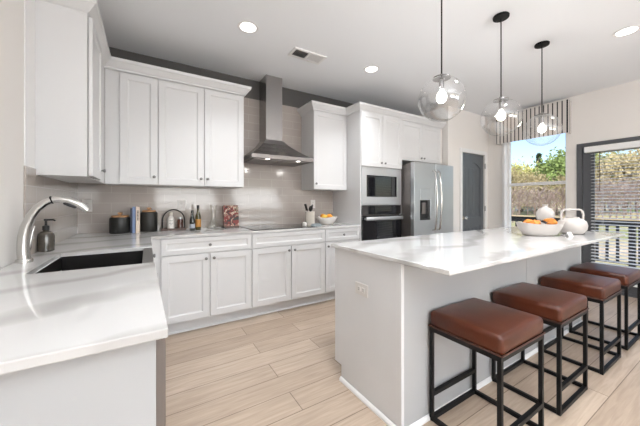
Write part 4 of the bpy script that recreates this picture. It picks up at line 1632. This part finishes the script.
def plant(kind, u, f, top_v, dz=0.0):
    """set a tree on the lawn in the direction seen from the kitchen"""
    r = (u - 320) / 280
    x, y = (math.sin(A_) + math.cos(A_) * r) * f, (math.cos(A_) - math.sin(A_) * r) * f
    gz = GZ + 0.012 * max(0, x - 22)
    h = 1.21 + (202 - top_v) * f / 280 - gz
    if kind not in protos:
        protos[kind] = []
    if len(protos[kind]) < 2:
        lab, leaf, bark, kw = KINDS[kind]
        tb, cb = tree_mesh(8.0, **kw)
        t = thing(NAMES[kind], lab, 'tree', (x, y, gz), 0, 'trees beyond the deck')
        obj('trunk', tb, M[bark], t, 60)
        obj('crown', cb, M[leaf], t)
        protos[kind].append(t)
    else:
        t = copy_tree(protos[kind][random.randrange(2)])
    t.location = (x, y, gz)
    t.rotation_euler = (0, 0, random.uniform(0, 6.28))
    s = h / 8.0
    t.scale = (s * random.uniform(0.7, 0.9), s * random.uniform(0.7, 0.9), s)


for u, f, v in ((500, 44, 162), (511, 50, 167), (521, 46, 163), (530, 52, 167), (541, 46, 166), (549, 50, 164), (575, 46, 158), (592, 50, 158), (605, 46, 150), (636, 46, 148), (656, 50, 152)):
    plant('gold', u, f, v)
for u, f, v in ((557, 40, 150), (566, 42, 147), (575, 44, 149), (618, 44, 160)):
    plant('green', u, f, v)
for u, f, v in ((507, 40, 170), (518, 38, 172), (536, 40, 170), (550, 39, 172), (562, 37, 172), (598, 38, 160), (612, 40, 155), (626, 38, 152), (642, 40, 155)):
    plant('rust', u, f, v)
for u, f, v in ((539, 54, 154), (586, 55, 150)):
    plant('pine', u, f, v)
for u, f, v in ((505, 30, 182), (513, 27, 184), (520, 30, 180), (528, 32, 183), (534, 27, 186), (541, 30, 180), (548, 26, 184), (555, 30, 182), (563, 27, 180), (596, 24, 176), (603, 28, 172), (610, 23, 174), (617, 27, 170), (624, 24, 176), (631, 28, 172), (638, 25, 168), (646, 27, 172)):
    plant('bare', u, f, v)
# parked van and a house
r = (528 - 320) / 280
f = 52
vx, vy = (math.sin(A_) + math.cos(A_) * r) * f, (math.cos(A_) - math.sin(A_) * r) * f
t = thing('van', 'pale blue van parked beyond the railing seen through the window', 'car', (vx, vy, GZ + 0.27), R(-50))
b = nb()
prism(b, [(-1.9, -0.85), (1.9, -0.85), (1.9, 0.85), (-1.9, 0.85)], 0.35, 1.0, 0.08)
obj('body', b, M['car'], t)
b = nb()
box(b, -1.8, 1.1, -0.78, 0.78, 1.001, 1.75, 0.15)
obj('cabin', b, M['carw'], t)
b = nb()
for s in (-1, 1):
    box(b, -1.5, 0.9, s * 0.785 - 0.01, s * 0.785 + 0.01, 1.15, 1.6)
obj('side_window', b, M['bglass'], t)
for sx in (-1.2, 1.2):
    for sy in (-0.8, 0.8):
        obj('wheel', tube(nb(), [(sx, sy - 0.1, 0.34), (sx, sy + 0.1, 0.34)], 0.34, 16), M['tyre'], t)

for (u, f, lab, wd) in ((634, 58, 'white gabled house behind the bare trees seen through the blind', 7.0), (527, 85, 'distant pale house beyond the van seen through the window', 5.0)):
    r = (u - 320) / 280
    hx, hy_ = (math.sin(A_) + math.cos(A_) * r) * f, (math.cos(A_) - math.sin(A_) * r) * f
    t = thing('house', lab, 'house', (hx, hy_, GZ + 0.10), R(-65))
    k = wd / 2
    obj('wall', box(nb(), -k, k, -2.5, 2.5, 0, 2.6), M['siding'], t)
    b = nb()
    q = [(-2.9, 2.6), (2.9, 2.6), (0, 4.3)]
    a = [b.verts.new((-k - 0.3, y_, z_)) for y_, z_ in q]
    c = [b.verts.new((k + 0.3, y_, z_)) for y_, z_ in q]
    b.faces.new(a); b.faces.new(c[::-1])
    for i in range(3):
        b.faces.new((a[i], a[(i + 1) % 3], c[(i + 1) % 3], c[i]))
    obj('roof', b, M['roof'], t)
    for xx in (-k * 0.55, k * 0.45):
        w_ = obj('window', box(nb(), xx - 0.5, xx + 0.5, -2.53, -2.50, 0.9, 2.0), M['trimw'], t)
        obj('pane', box(nb(), xx - 0.42, xx + 0.42, -2.55, -2.531, 0.98, 1.92), M['bglass'], w_)
